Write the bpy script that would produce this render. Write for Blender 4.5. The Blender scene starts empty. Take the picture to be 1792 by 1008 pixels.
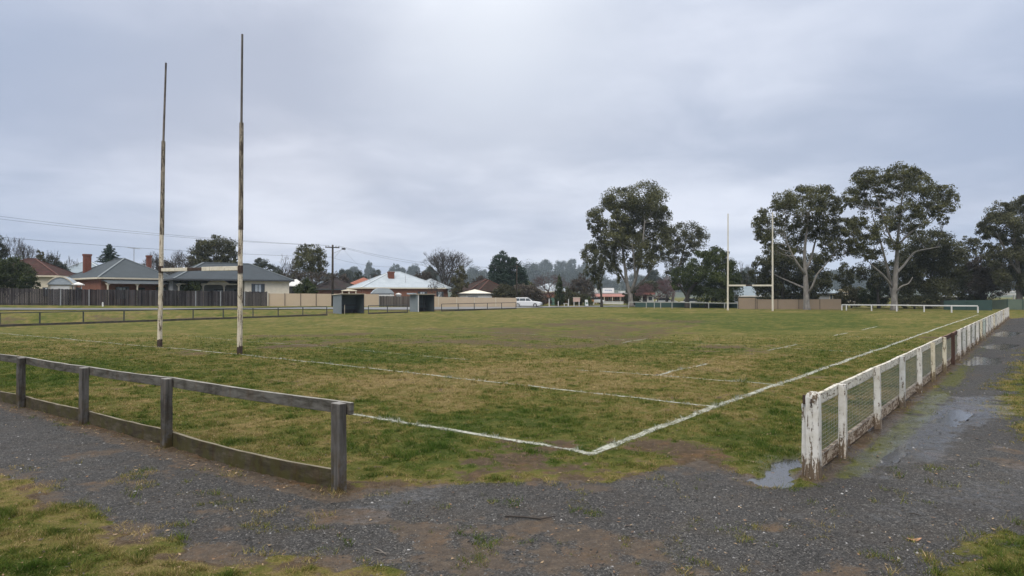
import bpy, math, random
import numpy as np
from mathutils import Vector, Matrix
random.seed(7)
RNG = np.random.default_rng(11)
sc = bpy.context.scene
COL = sc.collection
R = math.radians

# ------------------------------------------------------------------ camera geometry
F = 1175.0                      # focal length in photo pixels (1792 wide)
PITCH = math.atan(12.0 / F)
CAMZ = 2.0
CP, SP = math.cos(PITCH), math.sin(PITCH)

def P(px, py, Y):               # point at depth Y seen at photo pixel
    dx, dz = (px - 896) / F, (504 - py) / F
    yd = CP - dz * SP
    zd = SP + dz * CP
    return Vector((dx / yd * Y, Y, CAMZ + zd / yd * Y))

def G(px, py, z=0.0):           # ground point at photo pixel
    dx, dz = (px - 896) / F, (504 - py) / F
    yd = CP - dz * SP
    zd = SP + dz * CP
    t = (z - CAMZ) / zd
    return Vector((dx * t, yd * t, z))

# ------------------------------------------------------------------ numpy noise
def _hash(ix, iy, seed):
    h = (ix.astype(np.int64) * 374761393 + iy.astype(np.int64) * 668265263 + seed * 1442695041) & 0xFFFFFFFF
    h = ((h ^ (h >> 13)) * 1274126177) & 0xFFFFFFFF
    return ((h ^ (h >> 16)) & 0xFFFF) / 65535.0
def vnoise(x, y, seed=0):
    ix, iy = np.floor(x), np.floor(y)
    fx, fy = x - ix, y - iy
    fx, fy = fx * fx * (3 - 2 * fx), fy * fy * (3 - 2 * fy)
    a, b = _hash(ix, iy, seed), _hash(ix + 1, iy, seed)
    c, d = _hash(ix, iy + 1, seed), _hash(ix + 1, iy + 1, seed)
    return (a * (1 - fx) + b * fx) * (1 - fy) + (c * (1 - fx) + d * fx) * fy
def fbm(x, y, seed=0, octs=4):
    s, a, t = 0.0, 1.0, 0.0
    for o in range(octs):
        s = s + a * vnoise(x * 2 ** o + 17.3 * o, y * 2 ** o - 9.1 * o, seed + o)
        t += a
        a *= 0.55
    return s / t
def sst(a, b, x):
    t = np.clip((x - a) / (b - a), 0, 1)
    return t * t * (3 - 2 * t)
def gpoly(pts):
    return [tuple(G(px, py)[:2]) for px, py in pts]
def sdf(poly, x, y):            # signed distance, positive inside
    n = len(poly)
    d = np.full(x.shape, 1e9)
    inside = np.zeros(x.shape, bool)
    for i in range(n):
        x0, y0 = poly[i]
        x1, y1 = poly[(i + 1) % n]
        ex, ey = x1 - x0, y1 - y0
        wx, wy = x - x0, y - y0
        t = np.clip((wx * ex + wy * ey) / (ex * ex + ey * ey + 1e-12), 0, 1)
        d = np.minimum(d, (wx - ex * t) ** 2 + (wy - ey * t) ** 2)
        c = ((y0 <= y) & (y1 > y)) | ((y1 <= y) & (y0 > y))
        with np.errstate(divide='ignore', invalid='ignore'):
            xc = x0 + (y - y0) * ex / (ey if abs(ey) > 1e-12 else 1e-12)
        inside ^= c & (x < xc)
    d = np.sqrt(d)
    return np.where(inside, d, -d)
def segdist(pts, x, y):
    d = np.full(x.shape, 1e9)
    for (x0, y0), (x1, y1) in zip(pts[:-1], pts[1:]):
        ex, ey = x1 - x0, y1 - y0
        t = np.clip(((x - x0) * ex + (y - y0) * ey) / (ex * ex + ey * ey), 0, 1)
        d = np.minimum(d, np.hypot(x - x0 - ex * t, y - y0 - ey * t))
    return d

# ------------------------------------------------------------------ terrain
PA = np.array((-32.0, 42.2)); PD = np.array((0.52, 0.854)); PD /= np.linalg.norm(PD)
PN = np.array((-PD[1], PD[0]))
ROADP = [(-95, 40), (-70, 50.5), (-47.3, 62), (-30, 72.5), (-19.8, 80.5), (-9, 92), (0.36, 105), (11, 113), (40, 124), (110, 140)]
def terr(x, y):
    x = np.asarray(x, float); y = np.asarray(y, float)
    s = (x - PA[0]) * PN[0] + (y - PA[1]) * PN[1]
    u = x / np.maximum(y, 3)
    hr = np.interp(u, [-0.9, -0.763, -0.36, -0.25, 0.0], [0.70, 0.62, 0.42, 0.37, 0.08])
    ha = np.interp(u, [-0.9, -0.763, -0.36, -0.2, 0.0], [0.25, 0.25, 0.09, 0.12, 0.0])
    far = 1 - sst(150, 200, y)
    return (hr * sst(1.0, 9.0, s) + ha * sst(22.0, 34.0, s + 12 * sst(-0.6, -0.3, u))) * far * sst(12, 30, y)
def H(x, y):
    return float(terr(np.array([x]), np.array([y]))[0])

GRAVEL = gpoly([(-900, 640), (0, 701), (146, 748), (291, 788), (420, 820), (593, 869), (640, 852), (720, 850), (800, 848),
                (900, 838), (960, 842), (1050, 845), (1150, 818), (1230, 812), (1300, 832), (1330, 850), (1405, 846), (1412, 842),
                (1480, 795), (1560, 735), (1640, 670), (1700, 612), (1766, 558), (1800, 555), (2200, 556), (2600, 700),
                (2600, 1500), (1000, 1500), (760, 1080), (690, 1010), (560, 985), (430, 975), (330, 960), (200, 922), (110, 885), (60, 850),
                (0, 830), (-200, 790), (-900, 740)])
PATCH_BR = gpoly([(1640, 1010), (1700, 965), (1760, 935), (1850, 925), (2400, 1000), (2400, 1400), (1560, 1400)])
VERGE = gpoly([(1762, 650), (1800, 610), (2300, 610), (2300, 900), (1792, 778), (1738, 718), (1748, 678)])
DIRT_CORNER = gpoly([(830, 800), (950, 778), (1060, 772), (1180, 770), (1262, 785), (1300, 815), (1180, 835), (1000, 858), (820, 858), (630, 862), (760, 838)])
DIRT_MID = gpoly([(640, 905), (860, 900), (1000, 890), (1100, 925), (1180, 1008), (1120, 1200), (560, 1200), (690, 1000)])
WORN = [gpoly([(420, 588), (700, 578), (900, 568), (1150, 560), (1260, 561), (1190, 585), (1110, 612), (900, 609), (700, 600), (440, 607)]),
        gpoly([(1370, 668), (1470, 632), (1630, 590), (1645, 597), (1540, 632), (1420, 668)]),
        gpoly([(290, 606), (385, 608), (390, 622), (310, 622)]),
        gpoly([(360, 596), (560, 594), (620, 606), (440, 612)]),
        gpoly([(870, 570), (960, 560), (1090, 556), (1100, 564), (980, 572)]),
        gpoly([(1130, 603), (1330, 606), (1350, 622), (1180, 620)])]
TAN = [gpoly([(640, 640), (900, 625), (1130, 640), (1250, 660), (1150, 690), (900, 690), (640, 672)]),
       gpoly([(400, 660), (700, 655), (950, 690), (820, 720), (560, 700)]),
       gpoly([(200, 690), (520, 745), (560, 800), (330, 760)]),
       gpoly([(1180, 620), (1330, 620), (1340, 660), (1200, 660)])]
LUSH = [gpoly([(-300, 620), (200, 630), (560, 665), (600, 690), (250, 670), (0, 690), (-300, 690)]),
        gpoly([(640, 740), (1000, 720), (1100, 760), (930, 800), (700, 820), (610, 790)]),
        gpoly([(1250, 760), (1330, 720), (1400, 740), (1410, 800), (1300, 826), (1220, 800)]),
        gpoly([(520, 640), (760, 640), (800, 615), (600, 610)]),
        gpoly([(1060, 548), (1500, 548), (1560, 575), (1300, 580)])]
WETP = [(gpoly([(590, 905), (640, 875), (760, 842), (850, 846), (740, 880), (660, 900)]), 0.55),
        (gpoly([(1470, 820), (1540, 762), (1600, 715), (1720, 690), (1760, 722), (1690, 768), (1610, 806), (1510, 838)]), 0.86),
        (gpoly([(1590, 720), (1625, 690), (1660, 684), (1650, 715)]), 0.9),
        (gpoly([(1420, 905), (1600, 850), (1800, 820), (1800, 880), (1600, 920)]), 0.5),
        (gpoly([(1320, 838), (1350, 805), (1405, 795), (1412, 846), (1370, 854)]), 0.75),
        (gpoly([(1090, 830), (1200, 805), (1290, 830), (1200, 860)]), 0.25)]
PUD = [gpoly([(1316, 838), (1345, 822), (1362, 803), (1402, 797), (1404, 815), (1378, 828), (1404, 846), (1368, 851)]),
       gpoly([(1686, 633), (1708, 624), (1750, 626), (1745, 636), (1700, 639)]),
       gpoly([(1718, 607), (1755, 600), (1782, 603), (1752, 611)]),
       gpoly([(1728, 586), (1760, 579), (1784, 582), (1760, 589)]),
       gpoly([(1630, 738), (1668, 716), (1700, 722), (1672, 744)]),
       gpoly([(1545, 800), (1585, 775), (1600, 782), (1565, 808)])]
PUDW = [1.0, 1.0, 1.0, 1.0, 0.9, 0.8]
TFENCE = [tuple(G(*p)[:2]) for p in [(-330, 614), (36, 711), (146, 741), (291, 782), (450, 826), (593, 862)]]
F0 = np.array(G(1424, 836)[:2]); F1 = np.array(G(1764, 556.5)[:2])
FDIR = (F1 - F0) / np.linalg.norm(F1 - F0); FLEN = float(np.linalg.norm(F1 - F0)); FNRM = np.array((FDIR[1], -FDIR[0]))   # normal points to the path

def masks(x, y):
    """ground zones at world x, y"""
    n1 = fbm(x * 1.3, y * 1.3, 3, 4) - 0.5
    n2 = fbm(x * 4.5, y * 4.5, 9, 3) - 0.5
    n3 = fbm(x * 0.35, y * 0.35, 21, 4) - 0.5
    nf = fbm(x * 11, y * 11, 33, 2) - 0.5
    near = 1 - sst(40, 90, y)
    e = n1 * 0.9 + n2 * 0.45 + nf * 0.15
    dg = sdf(GRAVEL, x, y)
    gr = sst(-0.16, 0.16, dg + e * 0.55 * near)
    br = sst(-0.2, 0.3, sdf(PATCH_BR, x, y) + e * 0.9)
    vg = sst(-0.3, 0.5, sdf(VERGE, x, y) + e * 1.6) * 0.75
    gr = gr * (1 - np.clip(br, 0, 1)) * (1 - vg)
    # dirt
    dt = sst(-0.5, 0.6, np.minimum(sdf(DIRT_CORNER, x, y), 0.35) + e * 2.3 - 0.10) * 0.80
    dt = np.maximum(dt, sst(-0.4, 0.5, np.minimum(sdf(DIRT_MID, x, y), 0.4) + e * 1.8) * 0.95)
    dt = np.maximum(dt, gr * sst(0.02, 0.30, n3 * 0.9 + n1 * 0.8 + n2 * 0.3) * 0.85)
    fd = segdist(TFENCE, x, y)
    dt = np.maximum(dt, (1 - sst(0.15, 0.5, fd - e * 0.35)) * 0.95)
    wf = segdist([tuple(F0), tuple(F1)], x, y)
    dt = np.maximum(dt, (1 - sst(0.1, 0.35, wf - e * 0.25)) * 0.9)
    fringe = np.exp(-(np.clip(dg, -3, 3) / 0.30) ** 2) * sst(4.0, 5.0, y)
    dt = np.maximum(dt, fringe * (0.60 + 1.8 * n2 + 0.8 * n1) * near)
    for k, w in enumerate(WORN):
        dt = np.maximum(dt, sst(-1.0, 1.6, np.minimum(sdf(w, x, y), 1.2) + n1 * 3.4 + n3 * 5.0 + n2 * 1.6 - 0.22) * (0.62 if k == 0 else 0.66))
    # isolated bare scuffs on the pitch
    sc_ = sst(0.20, 0.30, n2 * 0.8 + n3 * 0.35 + n1 * 0.35)
    dt = np.maximum(dt, sc_ * 0.72 * (1 - gr))
    # left bank, worn tan
    s = (x - PA[0]) * PN[0] + (y - PA[1]) * PN[1]
    bank = sst(0.2, 1.5, s) * (1 - sst(5, 9, s)) * sst(-0.15, 0.15, n3 + n1 * 0.5)
    dt = np.maximum(dt, bank * 0.6 * (1 - sst(90, 120, y)))
    # dryness
    dry = 0.52 + n3 * 0.48 + n1 * 0.70 + n2 * 0.85 + nf * 0.40
    for k, w in enumerate(TAN):
        dry = dry + sst(-1.0, 1.5, sdf(w, x, y) + n1 * 1.5) * 0.24
    for w in LUSH:
        dry = dry - sst(-1.0, 1.2, sdf(w, x, y) + n1 * 1.2) * 0.28
    dry = dry - br * 0.25
    dry = dry + fringe * 0.30
    inner = sst(0.4, 1.2, -sdf(GRAVEL, x, y)) * (y < 8) * (x < 1)
    dry = dry - inner * 0.34
    dry = np.clip(dry, 0, 1)
    # wetness
    wet = np.zeros_like(x)
    for w, a in WETP:
        wet = np.maximum(wet, a * sst(-0.45, 0.30, sdf(w, x, y) + e * 1.5))
    pud = np.zeros_like(x)
    for w, a in zip(PUD, PUDW):
        sc2 = np.clip(np.mean([q[1] for q in w]) / 12, 0.5, 3)
        pud = np.maximum(pud, a * sst(-0.16, 0.12, sdf(w, x, y) / sc2 + (n2 * 0.55 + nf * 0.4 + n1 * 0.2) * 0.8))
    wet = np.maximum(wet, pud)
    # moss strip on the path side of the white fence
    off = (x - F0[0]) * FNRM[0] + (y - F0[1]) * FNRM[1]
    along = (x - F0[0]) * FDIR[0] + (y - F0[1]) * FDIR[1]
    w_ = np.interp(along, [0, 4, 10, 20, 60], [0.42, 0.62, 0.62, 0.5, 0.5])
    ms = np.exp(-((off - w_ * 0.62) / (w_ * 0.36)) ** 2) * sst(-0.1, 0.4, along) * sst(-0.30, 0.0, n1 + n2 * 0.6 + 0.05) * (1 - 0.55 * sst(9, 18, along))
    ms = np.where((off > -0.1), ms, 0)
    return gr, dt, dry, wet, ms, pud, br, vg, e
def ground_z(x, y, m=None):
    x = np.asarray(x, float); y = np.asarray(y, float)
    z = terr(x, y)
    flat = np.zeros_like(x)
    for w in PUD: flat = np.maximum(flat, sst(-0.9, -0.1, sdf(w, x, y)))
    z = z + (fbm(x * 0.9, y * 0.9, 41, 3) - 0.5) * 0.035 * sst(3, 6, y) * (1 - flat)
    if m is not None:
        gr, dt, dry, wet, ms, pud = m[:6]
        rough = (fbm(x * 14, y * 14, 51, 3) - 0.5) * 0.024 * (1 - sst(14, 30, y)) + (fbm(x * 3.2, y * 3.2, 57, 3) - 0.5) * 0.03 * (1 - sst(18, 30, y)) * (1 - flat)
        z = z + rough * np.clip(gr + dt, 0, 1) * (1 - np.clip(wet, 0, 1) * 0.3)
        z = z + (1 - gr) * (1 - dt * 0.7) * 0.02 * (1 - sst(14, 30, y))
        z = z - pud * 0.05 - 0.006 * np.clip(wet - pud, 0, 1)
    return z

# ------------------------------------------------------------------ mesh builder
ROOTM = {}
class MB:
    def __init__(self): self.v = []; self.f = []
    def add(self, vs, fs):
        o = len(self.v)
        self.v += [tuple(p) for p in vs]
        self.f += [tuple(i + o for i in q) for q in fs]
        return self
    def obox(self, o, a, b, c):         # origin corner + three edge vectors
        o, a, b, c = Vector(o), Vector(a), Vector(b), Vector(c)
        vs = [o, o + a, o + a + b, o + b, o + c, o + a + c, o + a + b + c, o + b + c]
        fs = [(0, 3, 2, 1), (4, 5, 6, 7), (0, 1, 5, 4), (1, 2, 6, 5), (2, 3, 7, 6), (3, 0, 4, 7)]
        if a.cross(b).dot(c) < 0: fs = [tuple(reversed(q)) for q in fs]
        return self.add(vs, fs)
    def box(self, x0, x1, y0, y1, z0, z1):
        return self.obox((x0, y0, z0), (x1 - x0, 0, 0), (0, y1 - y0, 0), (0, 0, z1 - z0))
    def beam(self, p0, p1, w, h, up=(0, 0, 1), n=1, jit=0.0, bow=None, taper=1.0):   # rectangular member w sideways, h along up
        p0, p1 = Vector(p0), Vector(p1)
        d = (p1 - p0).normalized(); up = Vector(up)
        side = d.cross(up)
        side = side.normalized() if side.length > 1e-4 else Vector((1, 0, 0))
        u2 = side.cross(d).normalized()
        vs = []
        for i in range(n + 1):
            t = i / n
            c = p0.lerp(p1, t)
            if bow is not None: c = c + Vector(bow) * (4 * t * (1 - t))
            k = 1 + (taper - 1) * t
            for sx, sz in ((-1, -1), (1, -1), (1, 1), (-1, 1)):
                q = c + side * (sx * w / 2 * k) + u2 * (sz * h / 2 * k)
                if jit: q = q + Vector((random.uniform(-jit, jit), random.uniform(-jit, jit), random.uniform(-jit, jit)))
                vs.append(q)
        fs = [(3, 2, 1, 0), tuple(4 * n + i for i in range(4))]
        for i in range(n):
            a = 4 * i
            for k in range(4):
                l = (k + 1) % 4
                fs.append((a + k, a + l, a + 4 + l, a + 4 + k))
        return self.add(vs, fs)
    def tube(self, pts, rad, n=6, cap=True):
        pts = [Vector(p) for p in pts]
        if not hasattr(rad, '__len__'): rad = [rad] * len(pts)
        vs, fs = [], []
        prev = None
        for i, p in enumerate(pts):
            d = (pts[min(i + 1, len(pts) - 1)] - pts[max(i - 1, 0)])
            d = d.normalized() if d.length > 1e-9 else Vector((0, 0, 1))
            ref = prev if prev is not None else (Vector((1, 0, 0)) if abs(d.x) < 0.8 else Vector((0, 1, 0)))
            a = (ref - d * ref.dot(d))
            a = a.normalized() if a.length > 1e-6 else d.orthogonal().normalized()
            prev = a
            b = d.cross(a)
            for k in range(n):
                t = 2 * math.pi * k / n
                vs.append(p + (a * math.cos(t) + b * math.sin(t)) * rad[i])
        for i in range(len(pts) - 1):
            for k in range(n):
                l = (k + 1) % n
                fs.append((i * n + k, i * n + l, (i + 1) * n + l, (i + 1) * n + k))
        if cap:
            fs.append(tuple(reversed(range(n))))
            fs.append(tuple((len(pts) - 1) * n + k for k in range(n)))
        return self.add(vs, fs)
    def prism(self, poly, d):           # polygon (3-D points) extruded by vector d
        poly = [Vector(p) for p in poly]; d = Vector(d); n = len(poly)
        nrm = Vector((0, 0, 0))
        for i in range(n): nrm += poly[i].cross(poly[(i + 1) % n])
        if nrm.dot(d) > 0: poly = list(reversed(poly))
        vs = poly + [p + d for p in poly]
        fs = [tuple(range(n)), tuple(reversed(range(n, 2 * n)))]
        for i in range(n):
            j = (i + 1) % n
            fs.append((j, i, n + i, n + j))
        return self.add(vs, fs)
    def build(self, name, m, parent=None, world=True, smooth=False, bevel=0.0):
        vs = self.v
        root = parent
        if parent is not None and world:
            while root.parent is not None: root = root.parent
            inv = ROOTM[root.name].inverted()
            vs = [tuple(inv @ Vector(p)) for p in vs]
        me = bpy.data.meshes.new(name)
        me.from_pydata(vs, [], self.f)
        me.update()
        if smooth:
            me.polygons.foreach_set('use_smooth', [True] * len(me.polygons))
        if m is not None: me.materials.append(m)
        o = bpy.data.objects.new(name, me)
        COL.objects.link(o)
        if parent is not None: o.parent = parent
        if bevel:
            b = o.modifiers.new('bevel', 'BEVEL'); b.width = bevel; b.segments = 2; b.limit_method = 'ANGLE'
        return o

def thing(name, label, cat, loc=(0, 0, 0), rotz=0.0, group=None):
    o = bpy.data.objects.new(name, None)
    COL.objects.link(o)
    o.empty_display_size = 0.2
    o.location = loc; o.rotation_euler = (0, 0, rotz)
    o['label'] = label; o['category'] = cat
    if group: o['group'] = group
    ROOTM[o.name] = Matrix.Translation(Vector(loc)) @ Matrix.Rotation(rotz, 4, 'Z')
    return o
def tag(o, label, cat, group=None, kind=None):
    o['label'] = label; o['category'] = cat
    if group: o['group'] = group
    if kind: o['kind'] = kind
    return o
def setting(o, kind='structure', label=None, cat=None):
    o['kind'] = kind
    if label: o['label'] = label
    if cat: o['category'] = cat
    return o
def np_mesh(name, v, faces, m, k):      # v (N,3), faces (M,k)
    me = bpy.data.meshes.new(name)
    v = np.asarray(v, np.float32); faces = np.asarray(faces, np.int32)
    me.vertices.add(len(v)); me.vertices.foreach_set('co', v.ravel())
    me.loops.add(faces.size); me.loops.foreach_set('vertex_index', faces.ravel())
    me.polygons.add(len(faces))
    me.polygons.foreach_set('loop_start', np.arange(0, faces.size, k, dtype=np.int32))
    me.update(calc_edges=True)
    if m is not None: me.materials.append(m)
    o = bpy.data.objects.new(name, me)
    COL.objects.link(o)
    return o
def face_tint(o, arr):                  # arr (M,) per face
    a = o.data.attributes.new('tint', 'FLOAT', 'FACE')
    a.data.foreach_set('value', np.asarray(arr, np.float32))
def face_color(o, arr):
    a = o.data.attributes.new('col', 'FLOAT_COLOR', 'FACE')
    arr = np.asarray(arr, np.float32)
    a.data.foreach_set('color', np.concatenate([arr, np.ones((len(arr), 1), np.float32)], 1).ravel())

# ------------------------------------------------------------------ materials
class NT:
    def __init__(self, name):
        self.m = bpy.data.materials.new(name); self.m.use_nodes = True
        self.t = self.m.node_tree; self.n = self.t.nodes
        self.n.clear()
        self.out = self.n.new('ShaderNodeOutputMaterial')
        self.b = self.n.new('ShaderNodeBsdfPrincipled')
        self.t.links.new(self.b.outputs[0], self.out.inputs[0])
        self.b.inputs['Roughness'].default_value = 0.85
        self.b.inputs['Specular IOR Level'].default_value = 0.3
        self._pos = None
    def L(self, a, b): self.t.links.new(a, b)
    def inp(self, node, key, v):
        s = node.inputs[key]
        if hasattr(v, 'links') or isinstance(v, bpy.types.NodeSocket): self.L(v, s)
        elif isinstance(v, (tuple, list)) and len(v) == 3 and s.type == 'RGBA': s.default_value = (*v, 1)
        else: s.default_value = v
    @property
    def pos(self):
        if self._pos is None: self._pos = self.n.new('ShaderNodeNewGeometry').outputs['Position']
        return self._pos
    def obj(self): return self.n.new('ShaderNodeTexCoord').outputs['Object']
    def scale(self, vec, s):
        m = self.n.new('ShaderNodeVectorMath'); m.operation = 'MULTIPLY'
        self.inp(m, 0, vec); m.inputs[1].default_value = s
        return m.outputs[0]
    def noise(self, vec, sc_, det=3.0, rough=0.55, dist=0.0):
        k = self.n.new('ShaderNodeTexNoise'); self.inp(k, 'Vector', vec)
        k.inputs['Scale'].default_value = sc_; k.inputs['Detail'].default_value = det
        k.inputs['Roughness'].default_value = rough; k.inputs['Distortion'].default_value = dist
        return k.outputs[0]
    def voro(self, vec, sc_, out='Color'):
        k = self.n.new('ShaderNodeTexVoronoi'); self.inp(k, 'Vector', vec); k.inputs['Scale'].default_value = sc_
        return k.outputs[out]
    def wave(self, vec, sc_, dist=0.0, direction='X', profile='SIN'):
        k = self.n.new('ShaderNodeTexWave'); self.inp(k, 'Vector', vec); k.inputs['Scale'].default_value = sc_
        k.bands_direction = direction; k.wave_profile = profile; k.inputs['Distortion'].default_value = dist
        return k.outputs['Fac']
    def mix(self, f, a, b, mode='MIX'):
        k = self.n.new('ShaderNodeMix'); k.data_type = 'RGBA'; k.blend_type = mode
        self.inp(k, 0, f); self.inp(k, 6, a); self.inp(k, 7, b)
        return k.outputs[2]
    def math(self, op, a, b=0.0, clamp=False):
        k = self.n.new('ShaderNodeMath'); k.operation = op; k.use_clamp = clamp
        self.inp(k, 0, a); self.inp(k, 1, b)
        return k.outputs[0]
    def step(self, v, a, b, lo=0.0, hi=1.0):
        k = self.n.new('ShaderNodeMapRange'); k.interpolation_type = 'SMOOTHSTEP'
        self.inp(k, 0, v); k.inputs[1].default_value = a; k.inputs[2].default_value = b
        k.inputs[3].default_value = lo; k.inputs[4].default_value = hi
        return k.outputs[0]
    def ramp(self, v, stops):
        k = self.n.new('ShaderNodeValToRGB'); self.inp(k, 0, v)
        e = k.color_ramp.elements
        while len(e) < len(stops): e.new(0.5)
        for i, (p, c) in enumerate(stops):
            e[i].position = p; e[i].color = (*c, 1)
        return k.outputs[0]
    def attr(self, name, out='Fac'):
        k = self.n.new('ShaderNodeAttribute'); k.attribute_name = name
        return k.outputs[out]
    def sep(self, v):
        k = self.n.new('ShaderNodeSeparateXYZ'); self.inp(k, 0, v); return k.outputs
    def bump(self, h, strength=0.3, dist=0.02):
        k = self.n.new('ShaderNodeBump'); self.inp(k, 'Height', h)
        k.inputs['Strength'].default_value = strength; k.inputs['Distance'].default_value = dist
        self.L(k.outputs[0], self.b.inputs['Normal'])
    def base(self, c): self.inp(self.b, 'Base Color', c)
    def rough(self, r): self.inp(self.b, 'Roughness', r)
    def spec(self, r): self.inp(self.b, 'Specular IOR Level', r)

def m_simple(name, c, rough=0.7, var=0.18, sc_=3.0, spec=0.15, bump=0.0, metal=0.0):
    t = NT(name)
    n = t.noise(t.obj(), sc_, 5, 0.65)
    lo = tuple(v * (1 - var) for v in c); hi = tuple(min(1, v * (1 + var)) for v in c)
    t.base(t.ramp(n, [(0.3, lo), (0.7, hi)])); t.rough(rough); t.spec(spec)
    t.b.inputs['Metallic'].default_value = metal
    if bump: t.bump(t.noise(t.obj(), sc_ * 6, 3), bump, 0.01)
    return t.m
M = {}

def mk_wood(name, c0, c1, dark, stretch=(14, 14, 1.1), green=None):
    t = NT(name)
    p = t.obj()
    g = t.noise(t.scale(p, stretch), 1.6, 6, 0.7, 0.4)
    col = t.ramp(g, [(0.28, dark), (0.45, c0), (0.62, c1), (0.8, c0)])
    blot = t.step(t.noise(p, 2.3, 5, 0.7), 0.48, 0.68)
    col = t.mix(blot, col, t.mix(0.65, col, dark))
    if green:
        z = t.sep(t.pos)[2]
        lowf = t.math('MULTIPLY', t.step(z, 0.02, 0.5, 1.0, 0.15), t.step(t.noise(p, 6, 5, 0.7), 0.42, 0.6))
        col = t.mix(lowf, col, green)
    br_ = t.step(t.noise(t.scale(p, (6, 6, 1.2)), 1.3, 5, 0.7), 0.5, 0.7, 0.0, 0.55)
    col = t.mix(br_, col, t.mix(1.0, col, (0.95, 0.68, 0.5), 'MULTIPLY'))
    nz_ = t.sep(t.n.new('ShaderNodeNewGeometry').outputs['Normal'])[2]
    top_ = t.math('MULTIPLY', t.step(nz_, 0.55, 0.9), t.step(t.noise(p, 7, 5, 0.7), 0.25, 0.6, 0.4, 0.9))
    col = t.mix(top_, col, tuple(min(1, v * 1.9 + 0.03) for v in c1))  # upward faces paler: weathered grey plus sky reflection painted into the colour
    t.base(col); t.rough(0.85); t.spec(0.12)
    t.bump(g, 0.8, 0.008)
    return t.m
def mk_peel(name, paint, wood, amount=0.5, lowrot=True, stretch=(9, 9, 2.2), top=0.9):
    t = NT(name)
    p = t.obj()
    n = t.noise(t.scale(p, stretch), 2.2, 8, 0.72, 0.6)
    n2 = t.noise(p, 26, 5, 0.75)
    z = t.sep(t.pos)[2]
    k = t.math('ADD', n, t.math('MULTIPLY', t.math('SUBTRACT', n2, 0.5), 0.35))
    if lowrot:
        k = t.math('ADD', k, t.step(z, 0.0, 0.34, 0.17, 0.0))
        k = t.math('ADD', k, t.step(z, top - 0.1, top + 0.02, 0.0, 0.07))
    pe = t.step(k, 0.69 - amount * 0.14, 0.73 - amount * 0.14)
    wd = t.ramp(t.noise(t.scale(p, (20, 20, 2)), 2.0, 5, 0.7), [(0.3, tuple(v * 0.45 for v in wood)), (0.7, wood)])
    pa = t.mix(t.step(t.noise(p, 5, 6, 0.7), 0.4, 0.75), paint, tuple(a * b for a, b in zip(paint, (0.74, 0.71, 0.64))))
    if lowrot:
        pa = t.mix(t.math('MULTIPLY', t.step(z, 0.0, 0.3, 0.85, 0.0), t.step(n2, 0.35, 0.6)), pa, (0.33, 0.20, 0.09))
    t.base(t.mix(pe, pa, wd)); t.rough(t.math('ADD', 0.6, t.math('MULTIPLY', pe, 0.25))); t.spec(0.3)
    t.bump(t.math('SUBTRACT', 1.0, pe), 0.7, 0.004)
    return t.m
def mk_corr(name, c, scale=10.0, axis=0, rough=0.45, metal=0.0, var=0.14, bumpd=0.02):   # corrugated sheet; axis = local direction across the corrugation
    t = NT(name)
    p = t.obj()
    w = t.wave(p, scale, 0.0, 'XYZ'[axis])
    n = t.noise(p, 0.9, 6, 0.7)
    st = t.noise(t.scale(p, (3, 3, 0.6)), 2.0, 5, 0.7)
    col = t.ramp(n, [(0.25, tuple(v * (1 - var) for v in c)), (0.75, tuple(min(1, v * (1 + var)) for v in c))])
    col = t.mix(t.step(st, 0.55, 0.8, 0, 0.35), col, tuple(v * 0.6 for v in c))
    t.base(col); t.rough(0.72); t.spec(0.10); t.b.inputs['Metallic'].default_value = metal
    t.bump(w, 0.5, bumpd)
    return t.m
def mk_brick(name, c1, c2):
    t = NT(name)
    p = t.obj()
    s = t.sep(p)
    cmb = t.n.new('ShaderNodeCombineXYZ')
    t.L(t.math('ADD', s[0], s[1]), cmb.inputs[0]); t.L(s[2], cmb.inputs[1])
    k = t.n.new('ShaderNodeTexBrick'); t.L(cmb.outputs[0], k.inputs['Vector'])
    k.inputs['Color1'].default_value = (*c1, 1); k.inputs['Color2'].default_value = (*c2, 1); k.inputs['Mortar'].default_value = (0.24, 0.2, 0.17, 1)
    k.inputs['Scale'].default_value = 4.2; k.inputs['Mortar Size'].default_value = 0.012
    n = t.noise(p, 1.2, 5, 0.7)
    t.base(t.mix(t.step(n, 0.45, 0.8, 0, 0.45), k.outputs[0], tuple(v * 0.55 for v in c1))); t.rough(0.9); t.spec(0.05)
    return t.m
def mk_tile(name, c):
    t = NT(name)
    p = t.obj()
    s = t.sep(p)
    rows = t.wave(p, 1.5, 0.6, 'Z', 'SAW')
    v = t.voro(t.scale(p, (3.2, 3.2, 7.0)), 1.0)
    n = t.noise(p, 0.8, 5, 0.7)
    col = t.mix(t.step(n, 0.35, 0.75), tuple(x * 0.7 for x in c), c)
    col = t.mix(0.25, col, t.mix(1.0, col, v, 'MULTIPLY'))
    t.base(col); t.rough(0.9); t.spec(0.06)
    t.bump(rows, 0.5, 0.04)
    return t.m
def mk_leaf(name, c0, c1, c2, trans=0.18):
    t = NT(name)
    a = t.attr('tint')
    t.base(t.ramp(a, [(0.0, c0), (0.5, c1), (1.0, c2)])); t.rough(0.6); t.spec(0.25)
    tr = t.n.new('ShaderNodeBsdfTranslucent'); t.L(t.ramp(a, [(0.0, c0), (0.5, c1), (1.0, c2)]), tr.inputs[0])
    mx = t.n.new('ShaderNodeMixShader'); mx.inputs[0].default_value = trans
    t.L(t.b.outputs[0], mx.inputs[1]); t.L(tr.outputs[0], mx.inputs[2]); t.L(mx.outputs[0], t.out.inputs[0])
    return t.m
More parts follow.
